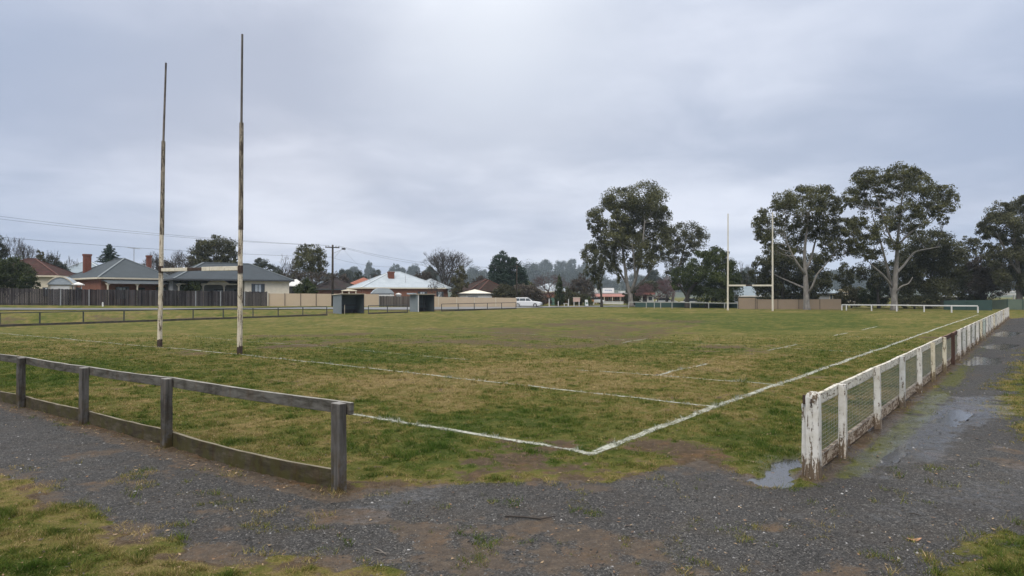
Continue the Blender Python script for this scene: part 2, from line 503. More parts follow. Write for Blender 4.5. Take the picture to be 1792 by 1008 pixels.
def mk_bark(name, c0, c1):
    t = NT(name)
    p = t.obj()
    n = t.noise(t.scale(p, (1, 1, 0.35)), 3.0, 6, 0.7, 0.5)
    t.base(t.ramp(n, [(0.3, c0), (0.65, c1)])); t.rough(0.85)
    t.bump(n, 0.5, 0.03)
    return t.m

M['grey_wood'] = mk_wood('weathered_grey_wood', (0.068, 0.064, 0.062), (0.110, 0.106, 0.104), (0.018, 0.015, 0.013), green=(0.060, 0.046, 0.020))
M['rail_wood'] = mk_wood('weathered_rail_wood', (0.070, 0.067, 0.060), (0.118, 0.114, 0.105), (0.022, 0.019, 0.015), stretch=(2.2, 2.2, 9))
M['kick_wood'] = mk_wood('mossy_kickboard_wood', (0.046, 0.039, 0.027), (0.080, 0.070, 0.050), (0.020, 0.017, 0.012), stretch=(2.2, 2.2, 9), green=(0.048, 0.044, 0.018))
M['white_peel'] = mk_peel('peeling_white_paint', (0.54, 0.53, 0.51), (0.15, 0.11, 0.075), 0.86, stretch=(14, 14, 2.0))
M['white_peel_rail'] = mk_peel('peeling_white_rail_paint', (0.53, 0.51, 0.46), (0.15, 0.115, 0.08), 1.1, stretch=(4, 4, 12), lowrot=False)
M['white_peel_grey'] = mk_peel('greyed_white_paint', (0.42, 0.43, 0.43), (0.14, 0.11, 0.08), 0.9, stretch=(12, 12, 1.6))
M['white_peel_cream'] = mk_peel('yellowed_white_paint', (0.52, 0.48, 0.38), (0.17, 0.13, 0.08), 1.05, stretch=(12, 12, 1.6))
M['brown_board'] = mk_peel('worn_bottom_board', (0.36, 0.30, 0.24), (0.13, 0.08, 0.045), 1.4, stretch=(2.5, 2.5, 9), lowrot=False)
M['brown_paint'] = mk_wood('red_brown_painted_wood', (0.055, 0.034, 0.028), (0.080, 0.048, 0.039), (0.03, 0.018, 0.016))
M['pale_green_paint'] = mk_peel('pale_green_paint', (0.33, 0.38, 0.36), (0.2, 0.17, 0.12), 0.55)
M['goal_peel'] = mk_peel('peeling_goalpost_paint', (0.50, 0.445, 0.365), (0.14, 0.105, 0.075), 1.1, stretch=(7, 7, 0.8), lowrot=True, top=40)
M['bar_peel'] = mk_peel('flaking_crossbar_paint', (0.56, 0.52, 0.44), (0.16, 0.125, 0.09), 0.55, lowrot=False)
M['goal_old'] = mk_peel('bare_weathered_goalpost', (0.26, 0.225, 0.18), (0.075, 0.06, 0.048), 1.5, stretch=(8, 8, 0.7), lowrot=False)
M['goal_grey'] = mk_wood('grey_goalpost_pole', (0.10, 0.092, 0.088), (0.17, 0.155, 0.145), (0.045, 0.04, 0.037), stretch=(8, 8, 0.8))
M['cream_post'] = m_simple('cream_goalpost_paint', (0.52, 0.485, 0.41), 0.55, 0.1, 2)
M['dark_rust'] = m_simple('dark_rusted_steel', (0.05, 0.035, 0.03), 0.8, 0.4, 12)
M['wire'] = m_simple('galvanised_wire', (0.16, 0.165, 0.165), 0.5, 0.15, 30, 0.5)
M['pipe'] = m_simple('dark_steel_pipe', (0.045, 0.052, 0.056), 0.5, 0.25, 6)
M['toe'] = m_simple('dark_toe_board', (0.06, 0.055, 0.05), 0.85, 0.35, 3)
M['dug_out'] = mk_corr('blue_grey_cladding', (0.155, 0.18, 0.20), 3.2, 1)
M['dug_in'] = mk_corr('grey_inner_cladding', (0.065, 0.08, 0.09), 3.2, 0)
M['dug_frame'] = m_simple('pale_timber_trim', (0.42, 0.38, 0.31), 0.7, 0.2, 4)
M['dug_dark'] = m_simple('dark_bench_wood', (0.05, 0.05, 0.055), 0.7, 0.3, 5)
M['pole'] = mk_wood('dark_power_pole', (0.035, 0.029, 0.025), (0.055, 0.046, 0.039), (0.018, 0.015, 0.013), stretch=(5, 5, 0.6))
M['cable'] = m_simple('black_cable', (0.04, 0.04, 0.045), 0.6)
M['grey_roof'] = mk_corr('grey_metal_roof', (0.056, 0.067, 0.078), 5.0, 0, 0.5)
M['slate_roof'] = mk_corr('slate_grey_metal_roof', (0.048, 0.058, 0.070), 5.0, 0, 0.5)
M['white_roof'] = mk_corr('pale_metal_roof', (0.315, 0.355, 0.40), 5.0, 0, 0.45)
M['blue_roof'] = mk_corr('pale_blue_metal_roof', (0.22, 0.265, 0.31), 5.0, 0, 0.45)
M['ridge'] = m_simple('ridge_capping', (0.13, 0.15, 0.165), 0.5, 0.1)
M['ridge_pale'] = m_simple('pale_ridge_capping', (0.42, 0.46, 0.50), 0.5, 0.1)
M['ridge_red'] = m_simple('terracotta_ridge', (0.085, 0.042, 0.036), 0.8, 0.2)
M['red_tile'] = mk_tile('red_brown_roof_tiles', (0.068, 0.038, 0.036))
M['brown_tile'] = mk_tile('brown_roof_tiles', (0.052, 0.036, 0.032))
M['dark_tile'] = mk_tile('dark_brown_roof_tiles', (0.045, 0.038, 0.038))
M['brick'] = mk_brick('red_brick', (0.225, 0.095, 0.066), (0.18, 0.076, 0.054))
M['brick_dark'] = mk_brick('dark_red_brick', (0.17, 0.068, 0.05), (0.125, 0.052, 0.04))
M['chim'] = mk_brick('chimney_brick', (0.165, 0.05, 0.034), (0.125, 0.04, 0.028))
M['cream'] = m_simple('cream_weatherboard', (0.66, 0.61, 0.51), 0.7, 0.1, 1.5)
M['cream_trim'] = m_simple('cream_trim', (0.52, 0.47, 0.38), 0.6, 0.12, 3)
M['white_paint'] = m_simple('white_paint', (0.55, 0.55, 0.55), 0.55, 0.08, 3)
M['grey_wall'] = m_simple('grey_render', (0.24, 0.25, 0.27), 0.8, 0.15, 2)
M['fascia'] = m_simple('dark_gutter', (0.06, 0.065, 0.075), 0.5, 0.2)
M['dark_in'] = m_simple('dark_interior', (0.03, 0.03, 0.032), 0.8, 0.3)
t = NT('window_glass'); t.base((0.05, 0.06, 0.07)); t.rough(0.08); t.spec(0.5); M['glass'] = t.m
M['curtain'] = m_simple('pale_curtain', (0.38, 0.42, 0.47), 0.8, 0.2, 8)
M['colorbond'] = mk_corr('beige_steel_fence', (0.44, 0.355, 0.265), 3.0, 0, 0.55, var=0.05)
M['colorbond_far'] = mk_corr('tan_steel_fence', (0.25, 0.195, 0.145), 3.0, 0, 0.6, var=0.06)
M['fence_post'] = m_simple('fence_post_brown', (0.11, 0.09, 0.075), 0.6)
M['green_fence'] = mk_corr('dark_green_steel_fence', (0.042, 0.072, 0.068), 3.0, 0, 0.6)
M['sage_fence'] = mk_corr('sage_green_steel_fence', (0.115, 0.15, 0.12), 3.0, 0, 0.6)
def mk_paling(name, c0, c1):
    t = NT(name)
    p = t.obj()
    cell = t.voro(t.scale(p, (7.5, 0.001, 0.001)), 1.0)
    n = t.noise(t.scale(p, (9, 9, 0.8)), 1.5, 6, 0.7)
    k = t.math('ADD', t.math('MULTIPLY', t.sep(cell)[0], 0.55), t.math('MULTIPLY', n, 0.6))
    bl = t.noise(t.scale(p, (0.3, 1, 0.3)), 1.0, 3, 0.6)
    k = t.math('ADD', k, t.math('MULTIPLY', t.math('SUBTRACT', bl, 0.5), 0.8))
    t.base(t.ramp(k, [(0.25, c0), (0.8, c1)])); t.rough(0.95); t.spec(0.03)
    return t.m
M['paling'] = mk_paling('grey_fence_palings', (0.010, 0.009, 0.0105), (0.066, 0.060, 0.064))
M['paling_brown'] = mk_paling('dark_brown_palings', (0.05, 0.043, 0.04), (0.13, 0.115, 0.105))
M['car_white'] = m_simple('white_car_paint', (0.56, 0.58, 0.61), 0.25, 0.03, 1, 0.5)
M['tyre'] = m_simple('tyre_rubber', (0.025, 0.025, 0.027), 0.8)
M['metal'] = m_simple('dull_metal', (0.35, 0.36, 0.38), 0.4, 0.15, 5, 0.5)
M['pink_fascia'] = m_simple('faded_red_fascia', (0.26, 0.135, 0.12), 0.7, 0.2)
M['red_fascia'] = m_simple('red_fascia', (0.27, 0.12, 0.11), 0.7, 0.15)
M['sign_white'] = m_simple('white_sign_face', (0.72, 0.74, 0.78), 0.5, 0.04)
M['sign_ink'] = m_simple('faded_blue_lettering', (0.30, 0.36, 0.50), 0.6)
M['board_pink'] = m_simple('faded_notice_board', (0.46, 0.33, 0.29), 0.7, 0.15, 6)
M['green_box'] = m_simple('green_painted_metal', (0.10, 0.19, 0.16), 0.6, 0.2)
M['orange'] = m_simple('orange_plastic', (0.46, 0.20, 0.08), 0.6, 0.1)
M['leaf_euc'] = mk_leaf('gum_leaves', (0.026, 0.031, 0.013), (0.070, 0.073, 0.029), (0.140, 0.138, 0.056))
M['leaf_euc2'] = mk_leaf('grey_gum_leaves', (0.024, 0.027, 0.014), (0.058, 0.060, 0.030), (0.110, 0.110, 0.053))
M['leaf_dark'] = mk_leaf('dark_tree_leaves', (0.015, 0.018, 0.009), (0.040, 0.044, 0.020), (0.086, 0.088, 0.038))
M['leaf_green'] = mk_leaf('deep_green_leaves', (0.014, 0.024, 0.009), (0.040, 0.056, 0.017), (0.088, 0.110, 0.033))
M['leaf_pine'] = mk_leaf('blue_green_needles', (0.012, 0.026, 0.020), (0.024, 0.046, 0.036), (0.04, 0.068, 0.05))
M['leaf_far'] = mk_leaf('distant_tree_leaves', (0.022, 0.03, 0.024), (0.04, 0.05, 0.04), (0.062, 0.074, 0.055))
M['leaf_olive'] = mk_leaf('olive_leaves', (0.03, 0.03, 0.014), (0.065, 0.062, 0.028), (0.11, 0.10, 0.045))
M['leaf_brown'] = mk_leaf('brown_dry_leaves', (0.032, 0.026, 0.021), (0.062, 0.05, 0.041), (0.10, 0.082, 0.068))
M['leaf_pink'] = mk_leaf('pink_blossom', (0.12, 0.07, 0.07), (0.20, 0.115, 0.12), (0.30, 0.17, 0.18))
M['leaf_yellow'] = mk_leaf('yellow_green_leaves', (0.07, 0.065, 0.018), (0.13, 0.12, 0.035), (0.2, 0.18, 0.06))
M['bark_white'] = mk_bark('pale_gum_bark', (0.085, 0.078, 0.072), (0.23, 0.215, 0.20))
M['bark_grey'] = mk_bark('grey_bark', (0.09, 0.08, 0.072), (0.19, 0.17, 0.155))
M['bark_dark'] = mk_bark('dark_bark', (0.022, 0.019, 0.017), (0.055, 0.047, 0.042))
M['twig'] = mk_bark('bare_twigs', (0.035, 0.03, 0.027), (0.065, 0.056, 0.05))
M['twig_red'] = mk_bark('reddish_twigs', (0.07, 0.045, 0.047), (0.12, 0.08, 0.082))

HAZE, ZEN, SKYK, SUNE, EXPO = 0.00020, 2.9, 0.91, 1.65, 0.42
# ------------------------------------------------------------------ ground material
def mk_ground():
    t = NT('ground_surface')
    A = t.n.new('ShaderNodeAttribute'); A.attribute_name = 'zA'
    B = t.n.new('ShaderNodeAttribute'); B.attribute_name = 'zB'
    sa, sb = t.sep(A.outputs['Vector']), t.sep(B.outputs['Vector'])
    gr, dt, dry = sa[0], sa[1], sa[2]
    wet, ms, lush = sb[0], sb[1], sb[2]
    p = t.pos
    n_f = t.noise(p, 55, 3, 0.7)          # 2 cm
    n_m = t.noise(p, 9, 5, 0.72)
    n_g = t.noise(p, 2.2, 5, 0.7)
    n_l = t.noise(p, 0.45, 4, 0.65)
    # grass
    dk = t.math('ADD', dry, t.math('ADD', t.math('MULTIPLY', t.math('SUBTRACT', n_m, 0.5), 1.25), t.math('MULTIPLY', t.math('SUBTRACT', n_g, 0.5), 0.85)))
    gcol = t.ramp(dk, [(0.10, (0.050, 0.068, 0.014)), (0.38, (0.092, 0.097, 0.025)), (0.62, (0.138, 0.120, 0.039)), (0.92, (0.205, 0.155, 0.070))])
    gcol = t.mix(t.step(n_f, 0.3, 0.62, 0.5, 0.0), gcol, (0.022, 0.026, 0.012))
    gcol = t.mix(t.step(n_l, 0.42, 0.62, 0.0, 0.25), gcol, (0.060, 0.078, 0.024))
    # dirt
    dcol = t.ramp(t.math('ADD', t.math('MULTIPLY', n_m, 0.6), t.math('MULTIPLY', n_f, 0.4)), [(0.28, (0.022, 0.016, 0.012)), (0.5, (0.070, 0.052, 0.038)), (0.74, (0.150, 0.114, 0.082))])
    dcol = t.mix(t.step(n_g, 0.50, 0.68, 0.0, 0.55), dcol, (0.135, 0.078, 0.038))
    # gravel
    cell = t.sep(t.voro(p, 125))[0]
    cell2 = t.sep(t.voro(p, 58))[1]
    gk = t.math('ADD', t.math('MULTIPLY', cell, 0.62), t.math('MULTIPLY', cell2, 0.38))
    gv = t.ramp(gk, [(0.10, (0.008, 0.008, 0.008)), (0.50, (0.037, 0.036, 0.036)), (0.78, (0.078, 0.075, 0.074)), (0.93, (0.185, 0.177, 0.165))])
    gv = t.mix(t.step(n_g, 0.40, 0.72, 0.0, 0.5), gv, t.mix(0.65, gv, (0.060, 0.047, 0.036)))
    gv = t.mix(t.step(n_l, 0.36, 0.62, 0.0, 0.45), gv, t.mix(1.0, gv, (0.62, 0.60, 0.62), 'MULTIPLY'))
    gv = t.mix(t.step(n_m, 0.58, 0.78, 0.0, 0.35), gv, (0.088, 0.083, 0.078))
    # blends with ragged edges
    j = t.math('ADD', t.math('MULTIPLY', t.math('SUBTRACT', n_m, 0.5), 1.1), t.math('MULTIPLY', t.math('SUBTRACT', n_f, 0.5), 0.55))
    fg = t.step(t.math('ADD', gr, j), 0.35, 0.65)
    fd = t.step(t.math('ADD', dt, j), 0.40, 0.72)
    fm = t.step(t.math('ADD', ms, j), 0.38, 0.72)
    col = t.mix(fg, gcol, gv)
    col = t.mix(t.math('MULTIPLY', fd, t.math('SUBTRACT', 1.0, t.math('MULTIPLY', fg, 0.22))), col, dcol)
    mcol = t.ramp(t.math('ADD', t.math('MULTIPLY', n_m, 0.5), t.math('MULTIPLY', n_g, 0.5)), [(0.3, (0.030, 0.034, 0.010)), (0.6, (0.085, 0.088, 0.018)), (0.75, (0.13, 0.115, 0.035))])
    col = t.mix(fm, col, mcol)
    fw = t.step(t.math('ADD', wet, t.math('MULTIPLY', j, 1.15)), 0.30, 0.95)
    col = t.mix(t.math('MULTIPLY', fw, 0.8), col, t.mix(1.0, col, (0.36, 0.35, 0.35), 'MULTIPLY'))
    t.base(col)
    t.rough(t.math('SUBTRACT', t.math('ADD', 0.80, t.math('MULTIPLY', fg, -0.12)), t.math('MULTIPLY', fw, 0.46)))
    t.spec(t.math('ADD', t.math('ADD', 0.02, t.math('MULTIPLY', fg, 0.17)), t.math('MULTIPLY', fw, 0.35)))
    hgt = t.math('ADD', t.math('MULTIPLY', t.mix(fg, n_f, cell), 0.6), t.math('MULTIPLY', n_m, 0.6))
    k = t.n.new('ShaderNodeBump'); t.inp(k, 'Height', hgt)
    t.inp(k, 'Strength', t.math('SUBTRACT', 1.0, t.math('MULTIPLY', fw, 0.85)))
    k.inputs['Distance'].default_value = 0.035
    t.L(k.outputs[0], t.b.inputs['Normal'])
    return t.m
M['ground'] = mk_ground()

# ------------------------------------------------------------------ ground sheets (fan of rows that widen with distance, cut at the ragged path edge)
ys = [3.4]
while ys[-1] < 430:
    Y = ys[-1]
    ys.append(Y + max(0.03, Y * (0.0075 if Y < 40 else 0.016)))
ys = np.array(ys)
us = np.linspace(-1.4, 1.4, 660)
XX = us[None, :] * (ys[:, None] + 1.5); YY = np.repeat(ys[:, None], len(us), 1)
xf, yf = XX.ravel(), YY.ravel()
MSK = masks(xf, yf)
gr, dt, dry, wet, ms, pud, br, vg, ee = MSK
zf = ground_z(xf, yf, MSK)
nr, nc = XX.shape
idx = np.arange(nr * nc).reshape(nr, nc)
quads = np.stack([idx[:-1, :-1], idx[:-1, 1:], idx[1:, 1:], idx[1:, :-1]], -1).reshape(-1, 4)
gq = gr[quads].mean(1) > 0.5
verts_all = np.stack([xf, yf, zf], 1)
def ground_piece(name, sel, label, cat):
    q = quads[sel]
    used, inv = np.unique(q.ravel(), return_inverse=True)
    o = np_mesh(name, verts_all[used], inv.reshape(-1, 4), M['ground'], 4)
    o.data.polygons.foreach_set('use_smooth', [True] * len(o.data.polygons))
    for an, arr in (('zA', (gr, dt, dry)), ('zB', (wet, ms, 1 - dry))):
        a = o.data.attributes.new(an, 'FLOAT_COLOR', 'POINT')
        a.data.foreach_set('color', np.stack([arr[0][used], arr[1][used], arr[2][used], np.ones(len(used))], 1).astype(np.float32).ravel())
    setting(o, 'structure', label, cat)
ground_piece('grass_field', ~gq, 'worn winter turf of the rugby pitch and its verges', 'grass field')
ground_piece('gravel_path', gq, 'dark damp gravel path running round the pitch corner', 'path')
mb = MB().box(-1400, 1400, -1400, 1400, -0.6, -0.12)
o = mb.build('ground', m_simple('outer_ground', (0.07, 0.085, 0.03), 0.95, 0.3, 0.2)); setting(o, 'structure', 'open grassy ground beyond the pitch', 'ground')

# puddles: flat water lying in the hollows of the path
t = NT('puddle_water'); t.base((0.035, 0.034, 0.034)); t.rough(0.07); t.spec(0.9)
t.bump(t.noise(t.pos, 22, 3), 0.22, 0.01); M['water'] = t.m
PL = ['shallow pale puddle at the foot of the first white fence post', 'long puddle on the gravel path beside the brown fence post',
      'thin puddle on the gravel path behind the long one', 'narrow puddle at the far end of the gravel path',
      'broken puddle on the gravel path beside the mossy strip', 'small shallow puddle close to the moss under the mesh fence']
for k, w in enumerate(PUD):
    c = np.mean(w, 0)
    zc = float(ground_z(np.array([c[0]]), np.array([c[1]]))[0])
    vs = []
    hull = [(c[0] + (x - c[0]) * 1.25, c[1] + (y - c[1]) * 1.25) for x, y in w]
    # local mean level of the surrounding ground
    hx = np.array([h[0] for h in w]); hy = np.array([h[1] for h in w])
    lev = -0.018
    n = len(hull)
    mb = MB().add([(x, y, lev) for x, y in hull], [tuple(range(n))])
    mb.f = [f if True else f for f in mb.f]
    o = mb.build('puddle', M['water'])
    if o.data.polygons[0].normal.z < 0: o.data.flip_normals()
    setting(o, 'structure', PL[k], 'puddle'); o['group'] = 'puddles on the gravel path'

# ------------------------------------------------------------------ painted pitch lines
def mk_line(name, cover):
    t = NT(name)
    p = t.pos
    n = t.noise(p, 26, 5, 0.75); n2 = t.noise(p, 1.4, 4, 0.7)
    t.base(t.ramp(n, [(0.3, (0.24, 0.25, 0.20)), (0.7, (0.47, 0.48, 0.44))])); t.rough(0.9)
    u = t.attr('edge')
    k = t.math('ADD', t.math('MULTIPLY', n, 0.9), t.math('ADD', t.math('MULTIPLY', n2, 0.5), t.math('MULTIPLY', u, -0.42)))
    a = t.math('MULTIPLY', t.step(k, 0.88 - cover * 0.34, 1.10 - cover * 0.34), 0.42 + 0.40 * cover)
    tr = t.n.new('ShaderNodeBsdfTransparent'); mx = t.n.new('ShaderNodeMixShader')
    t.L(a, mx.inputs[0]); t.L(tr.outputs[0], mx.inputs[1]); t.L(t.b.outputs[0], mx.inputs[2]); t.L(mx.outputs[0], t.out.inputs[0])
    return t.m
LM = {c: mk_line('line_paint_%d' % int(c * 100), c if c > .9 else c + .13) for c in (1.0, 0.86, 0.68, 0.45)}
LINES = [  # px polyline, width m, cover, label
    ([(-500, 545), (300, 678), (610, 727), (800, 758), (1000, 789), (1032, 797)], 0.125, 1.0, 'white dead ball line running past the timber rail fence to the corner'),
    ([(-260, 560), (20, 585), (230, 604), (280, 608), (420, 621), (640, 645), (1000, 686), (1252, 714)], 0.10, 0.86, 'white goal line passing under the near goalposts'),
    ([(1032, 797), (1252, 714), (1420, 654), (1560, 604), (1660, 568), (1712, 551)], 0.155, 1.0, 'white touchline running along beside the white mesh fence'),
    ([(330, 588), (430, 597), (560, 606), (640, 614), (820, 631)], 0.075, 0.68, 'faded five metre line just beyond the near goalposts'),
    ([(1010, 649), (1150, 658), (1260, 667), (1372, 677)], 0.085, 0.86, 'short white cross line joining the touchline near the corner'),
    ([(1150, 658), (1237, 638)], 0.09, 1.0, 'white dash that meets the short cross line'),
    ([(1343, 614), (1394, 603)], 0.10, 1.0, 'white dash on the pitch, second from the corner'),
    ([(1459, 587.5), (1481, 583)], 0.13, 1.0, 'white dash on the pitch, third from the corner'),
    ([(1508, 577.5), (1536, 571.5)], 0.14, 0.86, 'white dash on the pitch, fourth from the corner'),
    ([(500, 566), (760, 577), (960, 587), (1120, 597), (1340, 607), (1530, 619)], 0.085, 0.68, 'faint cross line over the worn brown midfield'),
    ([(700, 556), (1000, 566), (1260, 579), (1440, 586), (1580, 594)], 0.10, 0.45, 'very faint cross line beyond the worn midfield'),
    ([(980, 557), (1200, 562), (1420, 568), (1620, 574)], 0.14, 0.45, 'very faint far cross line in front of the far goalposts'),
    ([(1086, 600), (1132, 593)], 0.085, 0.86, 'small white dash crossing the faint midfield line'),
    ([(60, 574), (140, 578)], 0.12, 0.45, 'faded white dash near the steel pipe fence'),
]
for pts, w, cov, lab in LINES:
    wp = [G(*q) for q in pts]
    dense = []
    for a, b in zip(wp[:-1], wp[1:]):
        L_ = (b - a).length
        step = 0.12 if min(a.y, b.y) < 20 else 0.4
        k = max(1, int(L_ / step))
        dense += [a.lerp(b, i / k) for i in range(k)]
    dense.append(wp[-1])
    D = np.array([(p.x, p.y) for p in dense])
    T = np.gradient(D, axis=0); T /= np.linalg.norm(T, axis=1)[:, None] + 1e-9
    N = np.stack([-T[:, 1], T[:, 0]], 1)
    s = np.cumsum(np.r_[0, np.linalg.norm(np.diff(D, axis=0), axis=1)])
    wob = (fbm(s * 0.7, s * 0 + 5, 61, 2) - 0.5) * 0.08
    wd = w * (0.82 + 0.5 * (fbm(s * 2.3, s * 0 + 9, 71, 3) - 0.3))
    rows = []
    for off in (-1.0, -0.5, 0.5, 1.0):
        q = D + N * (wob + off * wd * 0.72)[:, None]
        zz = ground_z(q[:, 0], q[:, 1], masks(q[:, 0], q[:, 1])) + 0.007 + 0.00012 * q[:, 1]
        rows.append(np.c_[q, zz])
    V = np.stack(rows, 1).reshape(-1, 3); n = len(D)
    ii = np.arange(n - 1)[:, None] * 4 + np.arange(3)[None, :]
    fc = np.stack([ii, ii + 1, ii + 5, ii + 4], -1).reshape(-1, 4)[:, ::-1]
    o = np_mesh('pitch_line', V, fc, LM[cov], 4)
    if o.data.polygons[0].normal.z < 0: o.data.flip_normals()
    a = o.data.attributes.new('edge', 'FLOAT', 'POINT')
    a.data.foreach_set('value', np.tile([1.0, 0.0, 0.0, 1.0], n).astype(np.float32))
    setting(o, 'structure', lab, 'pitch line'); o['group'] = 'painted lines of the pitch'
LSEG = [([tuple(G(*q)[:2]) for q in pts], w, cov) for pts, w, cov, lab in LINES]

# ------------------------------------------------------------------ grass blades
t = NT('grass_blades')
c_ = t.attr('col', 'Color'); t.base(c_); t.rough(0.75); t.spec(0.06)
tr = t.n.new('ShaderNodeBsdfTranslucent'); t.L(c_, tr.inputs[0]); mx = t.n.new('ShaderNodeMixShader'); mx.inputs[0].default_value = 0.25
t.L(t.b.outputs[0], mx.inputs[1]); t.L(tr.outputs[0], mx.inputs[2]); t.L(mx.outputs[0], t.out.inputs[0])
M['grass'] = t.m
FEET = [tuple(G(*q)[:2]) for q in ((36, 713), (146, 742), (291, 782), (593, 862), (280, 607), (420, 621))] + [(F0[0] + FDIR[0] * s, F0[1] + FDIR[1] * s) for s in (0, 1.19, 3.5, 5.85, 8.1, 10.4, 12.8, 15.1, 17)]
def grass(NB):
    Y = np.exp(RNG.uniform(math.log(4.3), math.log(34), NB))
    x = RNG.uniform(-0.95, 0.95, NB) * (Y + 0.8); y = Y
    m = masks(x, y)
    gr, dt, dry, wet, ms, pud, br, vg, e = m
    sparse = fbm(x * 3.1, y * 3.1, 81, 4)
    tuft = fbm(x * 4.6 + 40, y * 4.6, 91, 3)
    tall = sst(0.60, 0.74, tuft)
    cover = (1 - gr) * (1 - 0.92 * sst(0.25, 0.7, dt + (sparse - 0.5) * 0.8))
    cover = np.maximum(cover, ms * 0.5 * (sparse > 0.42))
    strays = (gr > 0.5) & (sparse > 0.63) & (y < 8)
    cover = np.maximum(cover, strays * 0.28)
    feet = np.full(x.shape, 9.0)
    for q in FEET: feet = np.minimum(feet, np.hypot(x - q[0], y - q[1]))
    fk = np.exp(-(feet / 0.15) ** 2)
    cover = np.maximum(cover, fk * 0.6 * (sparse > 0.40))
    cover *= (1 - wet * 0.9) * (1 - sst(20, 34, y) * 0.8)
    keep = RNG.uniform(0, 1, NB) < cover
    x, y, dry, ms, tall, br, vg, gr, dt, sparse, fk = [q[keep] for q in (x, y, dry, ms, tall, br, vg, gr, dt, sparse, fk)]
    m = [q[keep] for q in m]
    n = len(x)
    z = ground_z(x, y, m) - 0.004
    fg = ((y < 7.4) & (x < 0.4) & (gr < 0.5)).astype(float)
    fg = np.maximum(fg * sst(8.0, 6.0, y - 0.0) if False else fg, br)
    h = RNG.uniform(0.010, 0.024, n) * (1 + 1.0 * tall) * (1 + 0.5 * fg) * (1 - 0.55 * np.clip(ms, 0, 1)) * (1 - 0.4 * np.clip(dt, 0, 1))
    h = h * (1 + 1.8 * fk) * np.where((y < 8) & (gr < 0.5) & ((x < 1.0) | (br > 0.3)), 0.62, 1.0)
    t2 = fbm(x * 8 + 7, y * 8, 97, 3)
    h = h * (0.55 + 1.9 * sst(0.42, 0.72, t2))
    straw = RNG.uniform(0, 1, n) < 0.035 * (y < 11)
    wd = np.maximum(0.0028, y * 0.00042) * RNG.uniform(0.7, 1.4, n)
    az = RNG.uniform(0, 2 * np.pi, n); la = RNG.uniform(0, 2 * np.pi, n); lean = h * RNG.uniform(0.2, 1.3, n)
    lean = np.where(straw, RNG.uniform(0.03, 0.08, n), lean); h = np.where(straw, h * 0.7 + 0.004, h); wd = np.where(straw, wd * 0.75, wd)
    ax, ay = np.cos(az) * wd, np.sin(az) * wd
    V = np.empty((n, 3, 3), np.float32)
    V[:, 0] = np.stack([x - ax, y - ay, z], 1); V[:, 1] = np.stack([x + ax, y + ay, z], 1)
    V[:, 2] = np.stack([x + np.cos(la) * lean, y + np.sin(la) * lean, z + h], 1)
    k = np.clip(dry + RNG.normal(0, 0.20, n) - tall * 0.25 - 0.02, 0, 1)
    st = np.array([0, 0.35, 0.6, 0.85, 1.0])
    cr = np.array([(0.042, 0.075, 0.013), (0.095, 0.114, 0.025), (0.160, 0.142, 0.046), (0.235, 0.182, 0.080), (0.31, 0.24, 0.125)])
    c = np.stack([np.interp(k, st, cr[:, i]) for i in range(3)], 1)
    c = c * (RNG.uniform(0.6, 1.25, n) * (0.72 + 0.5 * sst(0.35, 0.65, t2)))[:, None]
    c[straw] = np.array([0.34, 0.26, 0.15]) * RNG.uniform(0.6, 1.15, straw.sum())[:, None]
    mm = np.clip(ms, 0, 1)[:, None]
    c = c * (1 - mm) + np.array([0.12, 0.135, 0.028]) * mm
    for pts, w, cov in LSEG:
        d = segdist(pts, x, y)
        ln = (d < w * 0.55) & (RNG.uniform(0, 1, n) < 0.60 * cov) & (sparse > 0.38)
        c[ln] = np.array([0.44, 0.455, 0.41]) * RNG.uniform(0.55, 1.1, ln.sum())[:, None]
    o = np_mesh('grass', V.reshape(-1, 3), np.arange(n * 3).reshape(-1, 3), M['grass'], 3)
    face_color(o, c)
    return o
o = grass(2300000)
setting(o, 'stuff', 'short patchy grass blades growing over the pitch and verges', 'grass')

